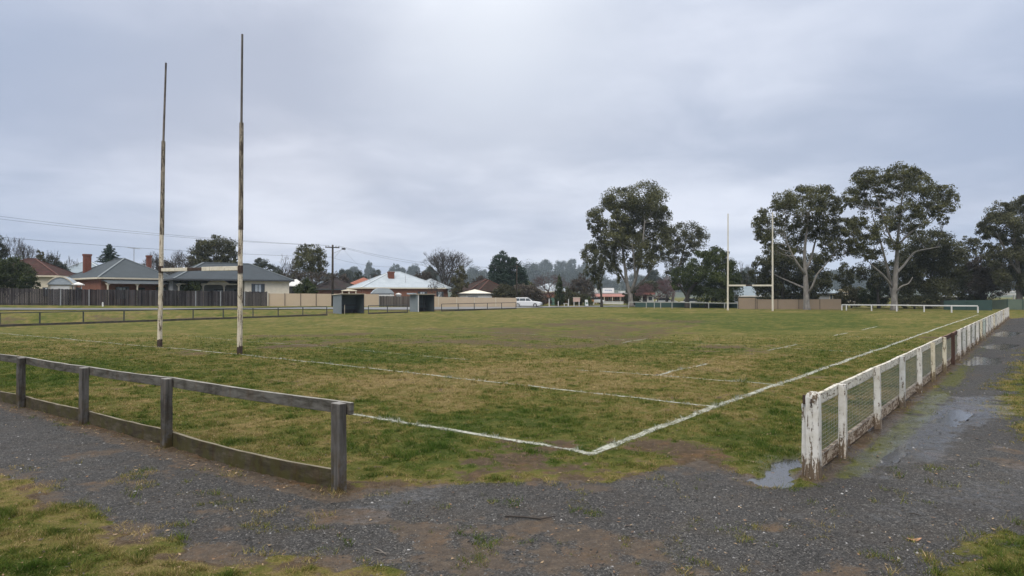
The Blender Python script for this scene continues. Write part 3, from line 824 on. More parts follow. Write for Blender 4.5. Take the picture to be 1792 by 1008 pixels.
# ------------------------------------------------------------------ loose gravel stones and leaf litter
t = NT('gravel_stones'); t.base(t.attr('col', 'Color')); t.rough(0.6); t.spec(0.35); M['stones'] = t.m
def stones(N):
    Y = np.exp(RNG.uniform(math.log(4.3), math.log(16), N))
    x = RNG.uniform(-0.95, 0.95, N) * (Y + 0.8); y = Y
    m = masks(x, y)
    keep = RNG.uniform(0, 1, N) < np.clip(m[0] * (1 - m[1] * 0.75) * (1 - m[3] * 0.85) + m[1] * 0.05, 0, 1)
    x, y = x[keep], y[keep]; m = [q[keep] for q in m]
    n = len(x); z = ground_z(x, y, m)
    s = RNG.gamma(2.2, 0.0020, n).clip(0.0018, 0.017) * (0.8 + 0.05 * y)
    th = RNG.uniform(0, 2 * np.pi, n)
    base = np.array([(1, 0, 0), (0, 1, 0), (-1, 0, 0), (0, -1, 0), (0, 0, 0.75)])
    V = np.empty((n, 5, 3))
    jit = RNG.uniform(0.65, 1.3, (n, 5))
    for i in range(5):
        bx, by, bz = base[i]
        V[:, i, 0] = x + (bx * np.cos(th) - by * np.sin(th)) * s * jit[:, i] + (0 if i < 4 else 1) * RNG.uniform(-0.4, 0.4, n) * s
        V[:, i, 1] = y + (bx * np.sin(th) + by * np.cos(th)) * s * jit[:, i] * 0.75
        V[:, i, 2] = z - 0.002 + bz * s * jit[:, i]
    fc = np.array([(0, 1, 4), (1, 2, 4), (2, 3, 4), (3, 0, 4)])
    FC = (np.arange(n)[:, None, None] * 5 + fc[None]).reshape(-1, 3)
    g = RNG.choice([0.010, 0.020, 0.038, 0.072, 0.13, 0.24], n, p=[0.26, 0.26, 0.22, 0.14, 0.085, 0.035]) * RNG.uniform(0.8, 1.2, n)
    c = np.stack([g, g * 0.99, g * 1.03], 1)
    tan = RNG.uniform(0, 1, n) < 0.07
    c[tan] = np.stack([g[tan] * 1.5, g[tan] * 1.15, g[tan] * 0.8], 1)
    o = np_mesh('gravel', V.reshape(-1, 3), FC, M['stones'], 3)
    face_color(o, np.repeat(c, 4, 0))
    return o
o = stones(150000)
setting(o, 'stuff', 'loose dark and pale stones scattered over the gravel path', 'gravel')
def litter(N):
    # along the fence board, in the verge edges and scattered
    xs, ys_ = [], []
    tf = TFENCE
    for (x0, y0), (x1, y1) in zip(tf[:-1], tf[1:]):
        k = int(np.hypot(x1 - x0, y1 - y0) * 45)
        a = RNG.uniform(0, 1, k)
        nx, ny = -(y1 - y0), (x1 - x0); l = np.hypot(nx, ny); nx /= l; ny /= l
        if ny > 0: nx, ny = -nx, -ny
        o_ = 0.09 + np.abs(RNG.normal(0, 0.17, k))
        xs.append(x0 + (x1 - x0) * a + nx * o_); ys_.append(y0 + (y1 - y0) * a + ny * o_)
    Y = np.exp(RNG.uniform(math.log(4.4), math.log(12), N)); xs.append(RNG.uniform(-0.9, 0.9, N) * Y); ys_.append(Y)
    x, y = np.concatenate(xs), np.concatenate(ys_)
    m = masks(x, y); z = ground_z(x, y, m) + 0.006
    n = len(x); s = RNG.uniform(0.008, 0.026, n); th = RNG.uniform(0, 6.28, n)
    V = np.empty((n, 4, 3))
    for i, (a, b) in enumerate(((-1, 0), (0, -0.36), (1, 0), (0, 0.36))):
        V[:, i, 0] = x + (a * np.cos(th) - b * np.sin(th)) * s
        V[:, i, 1] = y + (a * np.sin(th) + b * np.cos(th)) * s
        V[:, i, 2] = z + RNG.uniform(0, 0.012, n)
    c = np.array([(0.11, 0.062, 0.035), (0.17, 0.10, 0.055), (0.07, 0.045, 0.032), (0.24, 0.17, 0.10), (0.05, 0.036, 0.03)])[RNG.integers(0, 5, n)]
    o = np_mesh('leaf_litter', V.reshape(-1, 3), np.arange(4 * n).reshape(-1, 4), M['stones'], 4)
    face_color(o, c)
    return o
o = litter(1500)
setting(o, 'stuff', 'dead brown leaves and bark scraps lying along the timber fence board', 'leaf litter')
# larger single bits
def gz(px, py):
    g = G(px, py); x, y = np.array([g.x]), np.array([g.y])
    return Vector((g.x, g.y, float(ground_z(x, y, masks(x, y))[0])))
a, b = gz(884, 905), gz(945, 908); c = gz(972, 904)
mb = MB().tube([a + Vector((0, 0, .012)), a.lerp(b, .5) + Vector((0, 0.01, .016)), b + Vector((0, 0, .012)), c + Vector((0, 0, .018))], [0.006, 0.009, 0.008, 0.004], 6)
tag(mb.build('fallen_stick', M['bark_dark'], smooth=True), 'thin dark fallen stick lying on the bare dirt in the foreground', 'stick')
for (pa, pb, lab) in (((655, 960), (676, 972), 'pair of pale dry twigs lying on gravel near the bottom edge'), ((1490, 812), (1520, 826), None), ((1590, 898), (1612, 902), 'short dark stick lying on the gravel path')):
    if lab is None: continue
    a, b = gz(*pa), gz(*pb)
    mb = MB().tube([a + Vector((0, 0, .01)), a.lerp(b, .5) + Vector((0, .01, .014)), b + Vector((0, 0, .01))], [0.004, 0.006, 0.003], 5)
    if 'pale' in lab:
        mb.tube([a.lerp(b, .3) + Vector((-.02, -.03, .01)), b + Vector((.02, .02, .012))], [0.004, 0.003], 5)
    tag(mb.build('fallen_stick', M['bark_grey'] if 'pale' in lab else M['bark_dark'], smooth=True), lab, 'stick')
g = gz(1600, 943)
mb = MB()
ring = []
for i in range(12):
    th = i / 12 * 2 * math.pi
    r = 0.062 * (1 - 0.25 * abs(math.sin(th)))
    ring.append(g + Vector((math.cos(th) * r, math.sin(th) * r * 0.42, 0.012 + 0.010 * math.cos(2 * th))))
mb.prism(ring, (0, 0, 0.003))
tag(mb.build('dead_leaf', m_simple('tan_dead_leaf', (0.33, 0.19, 0.12), 0.7, 0.2, 20)), 'tan dead leaf lying flat on the gravel path', 'leaf')

# ------------------------------------------------------------------ timber rail fence (near, left)
tp = [G(-160, 670), G(36, 713), G(146, 742), G(291, 782), G(593, 862)]
d0 = (tp[1] - tp[0]).normalized()
tp = [tp[0] - d0 * 2.6] + tp
root = thing('timber_rail_fence', 'weathered grey timber rail fence with a mossy board along the gravel', 'fence', tp[-1])
heights = [0.90, 0.90, 0.885, 0.875, 0.90, 0.905]
fw = []
for i in range(len(tp)):
    d = (tp[min(i + 1, len(tp) - 1)] - tp[max(i - 1, 0)]).normalized()
    fw.append((d, Vector((-d.y, d.x, 0)).normalized()))        # inward (field side)
for i, p in enumerate(tp):
    d, nin = fw[i]
    zb = gz_ = float(ground_z(np.array([p.x]), np.array([p.y]))[0])
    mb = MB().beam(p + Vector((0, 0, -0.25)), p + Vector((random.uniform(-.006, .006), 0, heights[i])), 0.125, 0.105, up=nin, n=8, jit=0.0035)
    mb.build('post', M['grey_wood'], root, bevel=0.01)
for i in range(len(tp) - 1):
    d, nin = fw[i]
    a = tp[i] + nin * 0.085; b = tp[i + 1] + nin * 0.085
    da = (b - a).normalized()
    if i == len(tp) - 2: b = b + da * 0.10
    mb = MB().beam(a + da * 0.003 + Vector((0, 0, heights[i] - 0.058)), b + Vector((0, 0, heights[i + 1] - 0.058)), 0.05, 0.125, n=10, jit=0.003, bow=(0, 0, -0.012))
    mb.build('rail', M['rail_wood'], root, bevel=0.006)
    bw = nin * (-0.10 if i == len(tp) - 2 else -0.03)
    mb = MB().beam(tp[i] + nin * 0.08 + da * 0.002 + Vector((0, 0, 0.075)), tp[i + 1] + nin * 0.08 + Vector((0, 0, 0.085)), 0.045, 0.23, n=12, jit=0.004, bow=bw)
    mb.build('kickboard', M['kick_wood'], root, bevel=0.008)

# ------------------------------------------------------------------ white mesh fence (right)
root = thing('white_mesh_fence', 'long peeling white timber fence with wire mesh panels beside the gravel path', 'fence', (F0[0], F0[1], 0))
ds = [0.0, 1.19, 3.5, 5.85, 8.1, 10.4, 12.8, 15.1, 17.0, 18.9, 20.8, 22.9, 25.2, 27.5, 29.8]
while ds[-1] < FLEN - 3: ds.append(ds[-1] + 2.32)
ds.append(FLEN)
E = Vector((FDIR[0], FDIR[1], 0)); NP = Vector((FNRM[0], FNRM[1], 0))
def fp(s, off=0.0, z=0.0): return Vector((F0[0], F0[1], 0)) + E * s + NP * off + Vector((0, 0, z))
mesh_cache = {}
for i, s in enumerate(ds):
    ht = 0.905 + random.uniform(-0.015, 0.012)
    mat = M['white_peel']
    if i in (7,): mat = M['brown_paint']
    if i in (14,): mat = M['pale_green_paint']
    if i in (3, 9, 11, 16, 19, 22): mat = M['white_peel_grey']
    if i in (5, 6, 13, 18, 24): mat = M['white_peel_cream']
    if i == 0:
        mb = MB()
        rings = [(-.25, .150), (.0, .152), (.15, .148), (.4, .146), (.62, .147), (.80, .146), (.88, .145), (.905, .136), (.925, .112), (.938, .07)]
        vs, fs = [], []
        for z, w in rings:
            for k in range(12):
                th = 2 * math.pi * k / 12 + math.pi / 12
                cx, cy = math.cos(th), math.sin(th)
                q = 1 / max(abs(cx), abs(cy)) * 0.5 + 0.5 * 0.5 * 1.0
                q = 0.5 * (0.55 / max(abs(cx), abs(cy)) + 0.5)
                pt = fp(0, 0, z) + E * (cx * w * q * 1.0) + NP * (cy * w * q * 1.0)
                vs.append(pt + Vector((random.uniform(-.002, .002), random.uniform(-.002, .002), 0)))
        for r in range(len(rings) - 1):
            for k in range(12):
                l = (k + 1) % 12
                fs.append((r * 12 + l, r * 12 + k, (r + 1) * 12 + k, (r + 1) * 12 + l))
        fs.append(tuple(range((len(rings) - 1) * 12 + 11, (len(rings) - 1) * 12 - 1, -1)))
        mb.add(vs, fs)
        o = mb.build('post', mat, root)
        mb = MB().beam(fp(0.02, -0.098, -.2), fp(0.02, -0.098, 0.80), 0.048, 0.07, up=E, n=6, jit=.003)
        mb.build('post_board', mat, root, bevel=.008)
        mb = MB().beam(fp(-0.03, -0.085, 0.80), fp(-0.03, -0.085, 0.90), 0.03, 0.035, up=E)
        mb.build('rusty_bolt', M['dark_rust'], root); mb = MB()
        mb.tube([fp(-0.085, 0.0, 0.80), fp(-0.10, 0.0, 0.83), fp(-0.085, 0.0, 0.87)], 0.008, 6)
        mb.build('rusty_hinge', M['dark_rust'], root)
        continue
    wide = 0.104 if i != 8 else 0.17
    lean = random.uniform(-.012, .012)
    mb = MB().beam(fp(s, 0.045, -.2), fp(s + lean, 0.045 + random.uniform(-.006, .006), ht), wide, 0.09, up=NP, n=7, jit=.003, taper=0.97)
    mb.build('post', mat, root, bevel=.008)
for i in range(len(ds) - 1):
    a, b = ds[i] + (0.075 if i == 0 else 0.0), ds[i + 1]
    rm = M['white_peel_rail'] if i not in (6, 7) else M['brown_paint']
    mb = MB().beam(fp(a + .002, -0.024, 0.835 + random.uniform(-.006, .006)), fp(b - .002, -0.024, 0.835 + random.uniform(-.006, .006)), 0.045, 0.125, n=6, jit=.003, bow=(0, 0, -0.008))
    mb.build('rail', rm, root, bevel=.006)
    mb = MB().beam(fp(a + .002, -0.024, 0.115), fp(b - .002, -0.024, 0.115), 0.045, 0.16, n=6, jit=.004)
    mb.build('bottom_board', M['brown_board'], root, bevel=.006)
    mb = MB()
    L_ = b - a
    sp = 0.05 if i < 9 else 0.1
    rad = 0.0018 if i < 9 else 0.003
    nv = int(L_ / sp); nh = int(0.58 / (0.042 if i < 9 else 0.084))
    for k in range(nv + 1):
        s = a + L_ * k / nv
        mb.tube([fp(s, 0.003, 0.19), fp(s, 0.003 + random.uniform(-.004, .004), 0.48), fp(s, 0.003, 0.78)], rad, 3, cap=False)
    for k in range(nh + 1):
        z = 0.195 + 0.58 * k / nh
        mb.tube([fp(a, 0.003, z), fp((a + b) / 2, 0.003, z - 0.006), fp(b, 0.003, z)], rad, 3, cap=False)
    mb.build('wire_mesh', M['wire'], root)

# ------------------------------------------------------------------ goalposts
def goal(name, label, feet, tops, joints, bar_py, Ys, r0, r1, mats, dark_at, rust=True):
    pts = [Vector((G(*f).x, G(*f).y, 0)) for f in feet]
    pts = [Vector(((f[0] - 896) / F * Yv, Yv, H((f[0] - 896) / F * Yv, Yv))) for f, Yv in zip(feet, Ys)]
    root = thing(name, label, 'goalposts', (pts[0] + pts[1]) / 2)
    barp = []
    for p, f, tp_, jt, Yv in zip(pts, feet, tops, joints, Ys):
        top = P(tp_[0], tp_[1], Yv); j = P(jt[0], jt[1], Yv)
        bj = P(f[0] + (jt[0] - f[0]) * (f[1] - bar_py) / (f[1] - jt[1]), bar_py, Yv)
        barp.append(bj)
        n = 14
        line = [p + Vector((0, 0, -0.3))] + [p.lerp(j, k / n) for k in range(n + 1)]
        zz = [random.uniform(-.006, .006) for _ in line]
        line = [q + Vector((zz[k], 0, 0)) if 1 < k < n else q for k, q in enumerate(line)]
        rr = [r0] + [r0 * (1 - 0.28 * k / n) * random.uniform(.975, 1.025) for k in range(n + 1)]
        nm = 8
        mb = MB().tube(line, rr, nm)
        po = mb.build('post', mats[0], root, smooth=False)
        k1 = bj.z + (j.z - bj.z) * 0.05
        # upper sleeve, bare weathered timber
        s0 = bj.lerp(j, dark_at)
        mb = MB().tube([s0, s0.lerp(j, .5), j], [rr[int(n * .6)] * 1.06, r0 * .84, r0 * .80], nm)
        mb.build('sleeve', mats[1], root)
        mb = MB().tube([j, j.lerp(top, .5), top], [r1, r1 * .92, r1 * .85], nm)
        mb.build('extension_pole', mats[2], root)
        if rust:
            mb = MB().tube([bj + Vector((0, -r0 * .2, -0.13)), bj + Vector((0, -r0 * .2, 0.13))], r0 * 0.98, 8)
            mb.build('bracket', M['dark_rust'], root)
            mb = MB().tube([p + Vector((0, 0, -.05)), p + Vector((0, 0, .22)), p + Vector((0.01, 0, .30))], [r0 * 1.05, r0 * 1.05, r0 * 1.0], 8)
            mb.build('foot_sleeve', M['dark_rust'], root)
    a, b = barp
    return root, a, b
Yn = [G(280, 607).y, G(420, 621).y]
root, a, b = goal('goalposts', 'tall weathered near goalposts with peeling cream paint on the goal line', [(280, 607), (420, 620)], [(290.5, 110), (424, 60)], [(286, 247), (422.6, 215)], 471.5, Yn, 0.092, 0.042,
                  (M['goal_peel'], M['goal_old'], M['goal_grey']), 0.27)
a = a + Vector((0, 0, -.02)); b = b + Vector((0, 0, .04))
for (t0, t1, mt, rr) in ((0.02, .375, M['bar_peel'], .062), (.375, .565, M['dark_rust'], .056), (.565, .985, M['bar_peel'], .070)):
    mb = MB().beam(a.lerp(b, t0), a.lerp(b, t1), rr * 2, rr * 2, n=5, jit=.003)
    o = mb.build('crossbar', mt, root, bevel=.01)
    if mt is M['dark_rust']: o['label'] = 'dark bare middle section of crossbar'
Yd = [87.5, 83.5]
root, a, b = goal('goalposts', 'slim cream far goalposts in front of the gum trees', [(1273.5, 542), (1352, 543.5)], [(1274, 374), (1352, 372)], [(1274, 447), (1352, 428)], 499.5, Yd, 0.125, 0.085,
                  (M['cream_post'], M['cream_post'], M['cream_post']), 0.5, rust=False)
for (t0, t1, mt) in ((0.01, .42, M['cream_post']), (.42, .56, M['dark_rust']), (.56, .99, M['cream_post'])):
    MB().beam(a.lerp(b, t0), a.lerp(b, t1), .2, .2).build('crossbar', mt, root)

# ------------------------------------------------------------------ steel pipe fence along the far-left touchline
pp = []
for px in (-150, -75, 0, 70, 146, 217, 279, 338, 391, 443, 487, 530, 572):
    u = (px - 896) / F
    s = (PA[0] - u * PA[1]) / (u * PD[1] - PD[0])
    pp.append(Vector((PA[0] + PD[0] * s, PA[1] + PD[1] * s, 0)))
root = thing('pipe_fence', 'low dark steel pipe fence along the touchline ending at the dugout', 'fence', pp[-1])
def pipefence(pts, root, hts, rail=0.03, toe=True, mat=None, toemat=None):
    mat = mat or M['pipe']
    for p in pts:
        MB().tube([p + Vector((0, 0, -.2)), p + Vector((random.uniform(-.02, .02), 0, hts - rail))], 0.045, 8).build('post', mat, root)
    mb = MB()
    mb.tube([p + Vector((0, 0, hts)) for p in pts], rail, 6)
    mb.build('rail', mat, root)
    if toe:
        for p, q in zip(pts[:-1], pts[1:]):
            d = (q - p).normalized(); nn = Vector((d.y, -d.x, 0)) * 0.07
            MB().beam(p + nn + Vector((0, 0, .06)), q + nn + Vector((0, 0, .06)), 0.06, 0.16).build('toe_board', toemat or M['toe'], root)
for i, p in enumerate(pp): p.z = H(p.x, p.y)
pipefence(pp, root, 0.86, 0.034)
pq = []
for px in (645, 678, 713):
    u = (px - 896) / F
    s = (PA[0] - u * PA[1]) / (u * PD[1] - PD[0])
    pq.append(Vector((PA[0] + PD[0] * s, PA[1] + PD[1] * s, 0)))
root = thing('pipe_fence', 'short dark pipe fence standing between the two dugouts', 'fence', pq[-1])
pipefence(pq, root, 0.88, 0.04)
pq = []
for px in (773, 802, 830, 853, 878, 903, 940, 975, 1010):
    u = (px - 896) / F
    s = (PA[0] - u * PA[1]) / (u * PD[1] - PD[0])
    pq.append(Vector((PA[0] + PD[0] * s, PA[1] + PD[1] * s, 0)))
pq = [q if q.y < 115 else Vector((q.x, q.y, 0)) for q in pq]
root = thing('pipe_fence', 'dark pipe fence in front of the tan steel fence and parked car', 'fence', pq[0])
pipefence(pq[:6], root, 0.9, 0.04)

# ------------------------------------------------------------------ dugouts
def dugout(px, Yv, W, D, Hh, label, extra):
    c = Vector(((px - 896) / F * Yv, Yv, 0)); c.z = 0
    ang = math.atan2(PD[1], PD[0]) - 0.06
    root = thing('dugout', label, 'dugout', c, ang, 'team dugouts on the touchline')   # local x along the touchline (away), local y away from the pitch
    tk = 0.04
    b = lambda x0, x1, y0, y1, z0, z1, n, m, **k: MB().box(x0, x1, y0, y1, z0, z1).build(n, m, root, world=False, **k)
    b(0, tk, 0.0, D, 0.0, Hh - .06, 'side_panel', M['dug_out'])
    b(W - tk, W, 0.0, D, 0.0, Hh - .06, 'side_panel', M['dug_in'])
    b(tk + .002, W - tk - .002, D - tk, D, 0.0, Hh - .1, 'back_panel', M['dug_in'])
    MB().obox((-.12, -.18, Hh - .05), (W + .24, 0, 0), (0, D + .26, -.10), (0, 0, .07)).build('roof', M['dug_frame'], root, world=False)
    b(tk + .01, W - tk - .01, D - .42, D - tk - .01, .44, .49, 'bench', M['dug_dark'])
    for x in (.35, W - .4): b(x, x + .07, D - .40, D - .1, 0.0, .438, 'bench_leg', M['dug_dark'])
    b(tk + .012, W - tk - .012, D - tk - .05, D - tk - .003, .86, .96, 'back_rail', M['dug_dark'])
    b(tk + .012, W - tk - .012, D - tk - .05, D - tk - .003, .0, .40, 'skirting_board', M['dug_dark'])
    b(-.05, .05, -.055, -.003, 0, Hh - .06, 'frame_post', M['dug_out'] if not extra else M['white_paint'])
    b(W - .06, W + .03, -.055, -.003, 0, Hh - .06, 'frame_post', M['dug_dark'])
    if not extra:
        b(0.42, .47, -.05, 0, 0, .95, 'upright', M['dug_frame'])
    else:
        b(W * .62, W * .62 + .07, D * .5, D * .5 + .07, 0, Hh - .16, 'upright', M['dug_dark'])
        b(-.5, .02, .3, D, Hh - .04, Hh + .12, 'roof_flap', M['white_roof'])
    return root
dugout(597, 69.5, 3.1, 1.25, 2.12, 'blue grey dugout beside the power pole', False)
dugout(732, 78.5, 2.75, 1.35, 2.1, 'blue grey dugout with a white corner post and pale roof flap', True)
# ------------------------------------------------------------------ road behind the left fence
RP = [Vector((x, y, 0)) for x, y in ROADP]
dense = []
for a, b in zip(RP[:-1], RP[1:]):
    k = max(1, int((b - a).length / 2))
    dense += [a.lerp(b, i / k) for i in range(k)]
dense.append(RP[-1])
for _ in range(6):
    dense = [dense[0]] + [(dense[i - 1] + dense[i] * 2 + dense[i + 1]) / 4 for i in range(1, len(dense) - 1)] + [dense[-1]]
vs, fs = [], []
for i, p in enumerate(dense):
    d = (dense[min(i + 1, len(dense) - 1)] - dense[max(i - 1, 0)]).normalized(); n = Vector((-d.y, d.x, 0))
    for k, o_ in enumerate((-3.4, -1.1, 1.1, 3.4)):
        q = p + n * o_
        vs.append((q.x, q.y, H(q.x, q.y) + 0.07 + (0.05 if abs(o_) < 2 else 0)))
for i in range(len(dense) - 1):
    for k in range(3): fs.append((i * 4 + k + 1, i * 4 + k, (i + 1) * 4 + k, (i + 1) * 4 + k + 1))
t = NT('wet_asphalt'); t.base(t.ramp(t.noise(t.pos, 1.5, 6, .7), [(.3, (.085, .088, .092)), (.7, (.13, .133, .138))])); t.rough(.38); t.spec(.5); M['road'] = t.m
o = MB().add(vs, fs).build('road', M['road'])
if o.data.polygons[0].normal.z < 0: o.data.flip_normals()
setting(o, 'structure', 'wet grey suburban street beyond the pitch', 'road')

# ------------------------------------------------------------------ boundary fences
def wpt(px, Y):
    x = (px - 896) / F * Y
    return Vector((x, Y, H(x, Y)))
def zat(py, Y): return P(896, py, Y).z
def panel_fence(name, label, pts, tops, mat, cat, pw=2.4, postmat=None, part='panel', posts=True, group=None, pr=.04):
    """pts (px, Y) polyline; tops py"""
    W = [wpt(*p) for p in pts]
    root = thing(name, label, cat, W[0], 0, group)
    ztop = [zat(t_, p[1]) for t_, p in zip(tops, pts)]
    for i in range(len(W) - 1):
        a, b = W[i], W[i + 1]
        L_ = Vector((b.x - a.x, b.y - a.y, 0)).length
        n = max(1, round(L_ / pw))
        d = Vector((b.x - a.x, b.y - a.y, 0)).normalized(); nn = Vector((d.y, -d.x, 0))
        for k in range(n):
            p, q = a.lerp(b, k / n), a.lerp(b, (k + 1) / n)
            z0, z1 = ztop[i] + (ztop[i + 1] - ztop[i]) * k / n, ztop[i] + (ztop[i + 1] - ztop[i]) * (k + 1) / n
            j = random.uniform(-.02, .02)
            vs = []
            for r, zt in ((p + d * .003, z0), (q - d * .003, z1)):
                for o_ in (0, .05):
                    vs.append(r - nn * o_ + Vector((0, 0, -.2))); vs.append(Vector((r.x, r.y, zt + j)) - nn * o_)
            mb = MB().add(vs, [(0, 4, 5, 1), (6, 2, 3, 7), (1, 5, 7, 3), (0, 2, 6, 4), (0, 1, 3, 2), (4, 6, 7, 5)])
            mb.build(part, mat, root)
            if posts:
                MB().obox(p + nn * .006 - d * pr + Vector((0, 0, -.2)), d * pr * 2, nn * .06, (0, 0, z0 - p.z + .2 + .04)).build('post', postmat or M['fence_post'], root)
    return root
def paling_fence(label, pts, tops, mat, pw=2.7):
    W = [wpt(*p) for p in pts]
    root = thing('paling_fence', label, 'fence', W[0])
    ztop = [zat(t_, p[1]) for t_, p in zip(tops, pts)]
    for i in range(len(W) - 1):
        a, b = W[i], W[i + 1]
        L_ = Vector((b.x - a.x, b.y - a.y, 0)).length
        d = Vector((b.x - a.x, b.y - a.y, 0)).normalized(); nn = Vector((d.y, -d.x, 0))
        nb = max(1, round(L_ / pw))
        for k in range(nb):
            mb = MB()
            m_ = 18
            for j in range(m_):
                t0, t1 = (k + j / m_) / nb, (k + (j + .93) / m_) / nb
                p, q = a.lerp(b, t0), a.lerp(b, t1)
                zt = ztop[i] + (ztop[i + 1] - ztop[i]) * t0 + random.uniform(-.05, .03)
                off = random.uniform(0, .02)
                mb.obox(p + nn * off + Vector((0, 0, -.15)), q - p, nn * .02, (0, 0, zt - p.z + .15))
            mb.build('paling_panel', mat, root)
            p = a.lerp(b, k / nb)
            zt = ztop[i] + (ztop[i + 1] - ztop[i]) * k / nb
            if random.random() < .6:
                MB().obox(p + nn * .045 + Vector((0, 0, -.15)), d * .11, nn * .05, (0, 0, zt - p.z + .12)).build('post', M['grey_wall'] if random.random() < .4 else M['paling'], root)
    return root
paling_fence('long weathered grey paling fence in front of the grey-roofed houses', [(-330, 66), (0, 74.5), (250, 81), (468, 88)], [502, 504, 507.5, 510.5], M['paling'])
panel_fence('steel_fence', 'cream steel panel fence between the grey palings and the dugout', [(470.5, 88.3), (580, 91)], [513.3, 514.2], M['colorbond'], 'fence', pw=2.05)
panel_fence('steel_fence', 'short cream steel fence behind the power pole dugout', [(581, 91.3), (663, 94)], [514.2, 515], M['colorbond'], 'fence', pw=2.05)
paling_fence('short dark paling fence in front of the pale arched shed', [(664, 94.3), (722, 96.5)], [518, 518.5], M['paling_brown'], 2.3)
panel_fence('steel_fence', 'long tan steel fence ending behind the white parked car', [(723, 97), (767, 98.5), (830, 101), (904, 104)], [516, 519.5, 520.5, 521.5], M['colorbond'], 'fence', pw=3.1, postmat=M['cream_trim'])
panel_fence('steel_fence', 'light brown steel fence behind the far goalposts', [(1292, 95), (1322, 94.5), (1325, 94.4), (1472, 92)], [521, 521, 524, 523.5], M['colorbond_far'], 'fence', pw=2.6)
panel_fence('steel_fence', 'dark green steel fence behind the end of the white rail', [(1652, 90), (1736, 86)], [526, 525.2], M['green_fence'], 'fence', pw=3.0, postmat=M['green_fence'])
panel_fence('steel_fence', 'sage green steel fence at the far end of the gravel path', [(1733, 94), (1763, 91), (1790, 90), (1880, 86)], [525.5, 523.5, 523.8, 523], M['sage_fence'], 'fence', pw=2.4, postmat=M['green_fence'])
def white_rail(label, posts, top_py, mat=None):
    W = [wpt(px, Y) for px, Y in posts]
    root = thing('white_rail_fence', label, 'fence', W[0])
    T = [Vector((w.x, w.y, zat(t_, p[1]))) for w, t_, p in zip(W, top_py, posts)]
    for w, q in zip(W[0:], T):
        MB().beam(w + Vector((0, 0, -.2)), q + Vector((0, 0, -.07)), .11, .11, up=(0, 1, 0)).build('post', mat or M['white_paint'], root)
    for a, b in zip(T[:-1], T[1:]):
        MB().beam(a, b, .07, .13).build('rail', mat or M['white_paint'], root)
    return root
yy = lambda py: 2350 / (py - 516)
xs_ = [1473, 1481, 1525, 1569, 1617, 1665, 1711]
bs_ = [543, 543.2, 544, 544.9, 546, 547, 547.6]
white_rail('low white rail fence running past the gum trees to the touchline end', list(zip(xs_, [yy(b) for b in bs_])), [533.3, 533.4, 533.7, 534, 534.6, 535, 535.3])
xs_ = [1100, 1131, 1145, 1156, 1176, 1208, 1240, 1268, 1291]
white_rail('far white rail fence left of the far goalposts', list(zip(xs_, [102, 102, 101, 100.5, 100, 99, 98, 97.5, 97])), [528.6, 528.8, 528.6, 529.2, 528.6, 529.6, 530, 530.4, 530.6], m_simple('dull_white_rail', (.27, .28, .27), .6, .1))
# dark green mesh screen behind the rail
panel_fence('steel_fence', 'low dark green screen fence behind the far white rail', [(1112, 108), (1200, 106), (1290, 103)], [529.5, 530, 531], M['green_fence'], 'fence', pw=4, postmat=M['green_fence'])

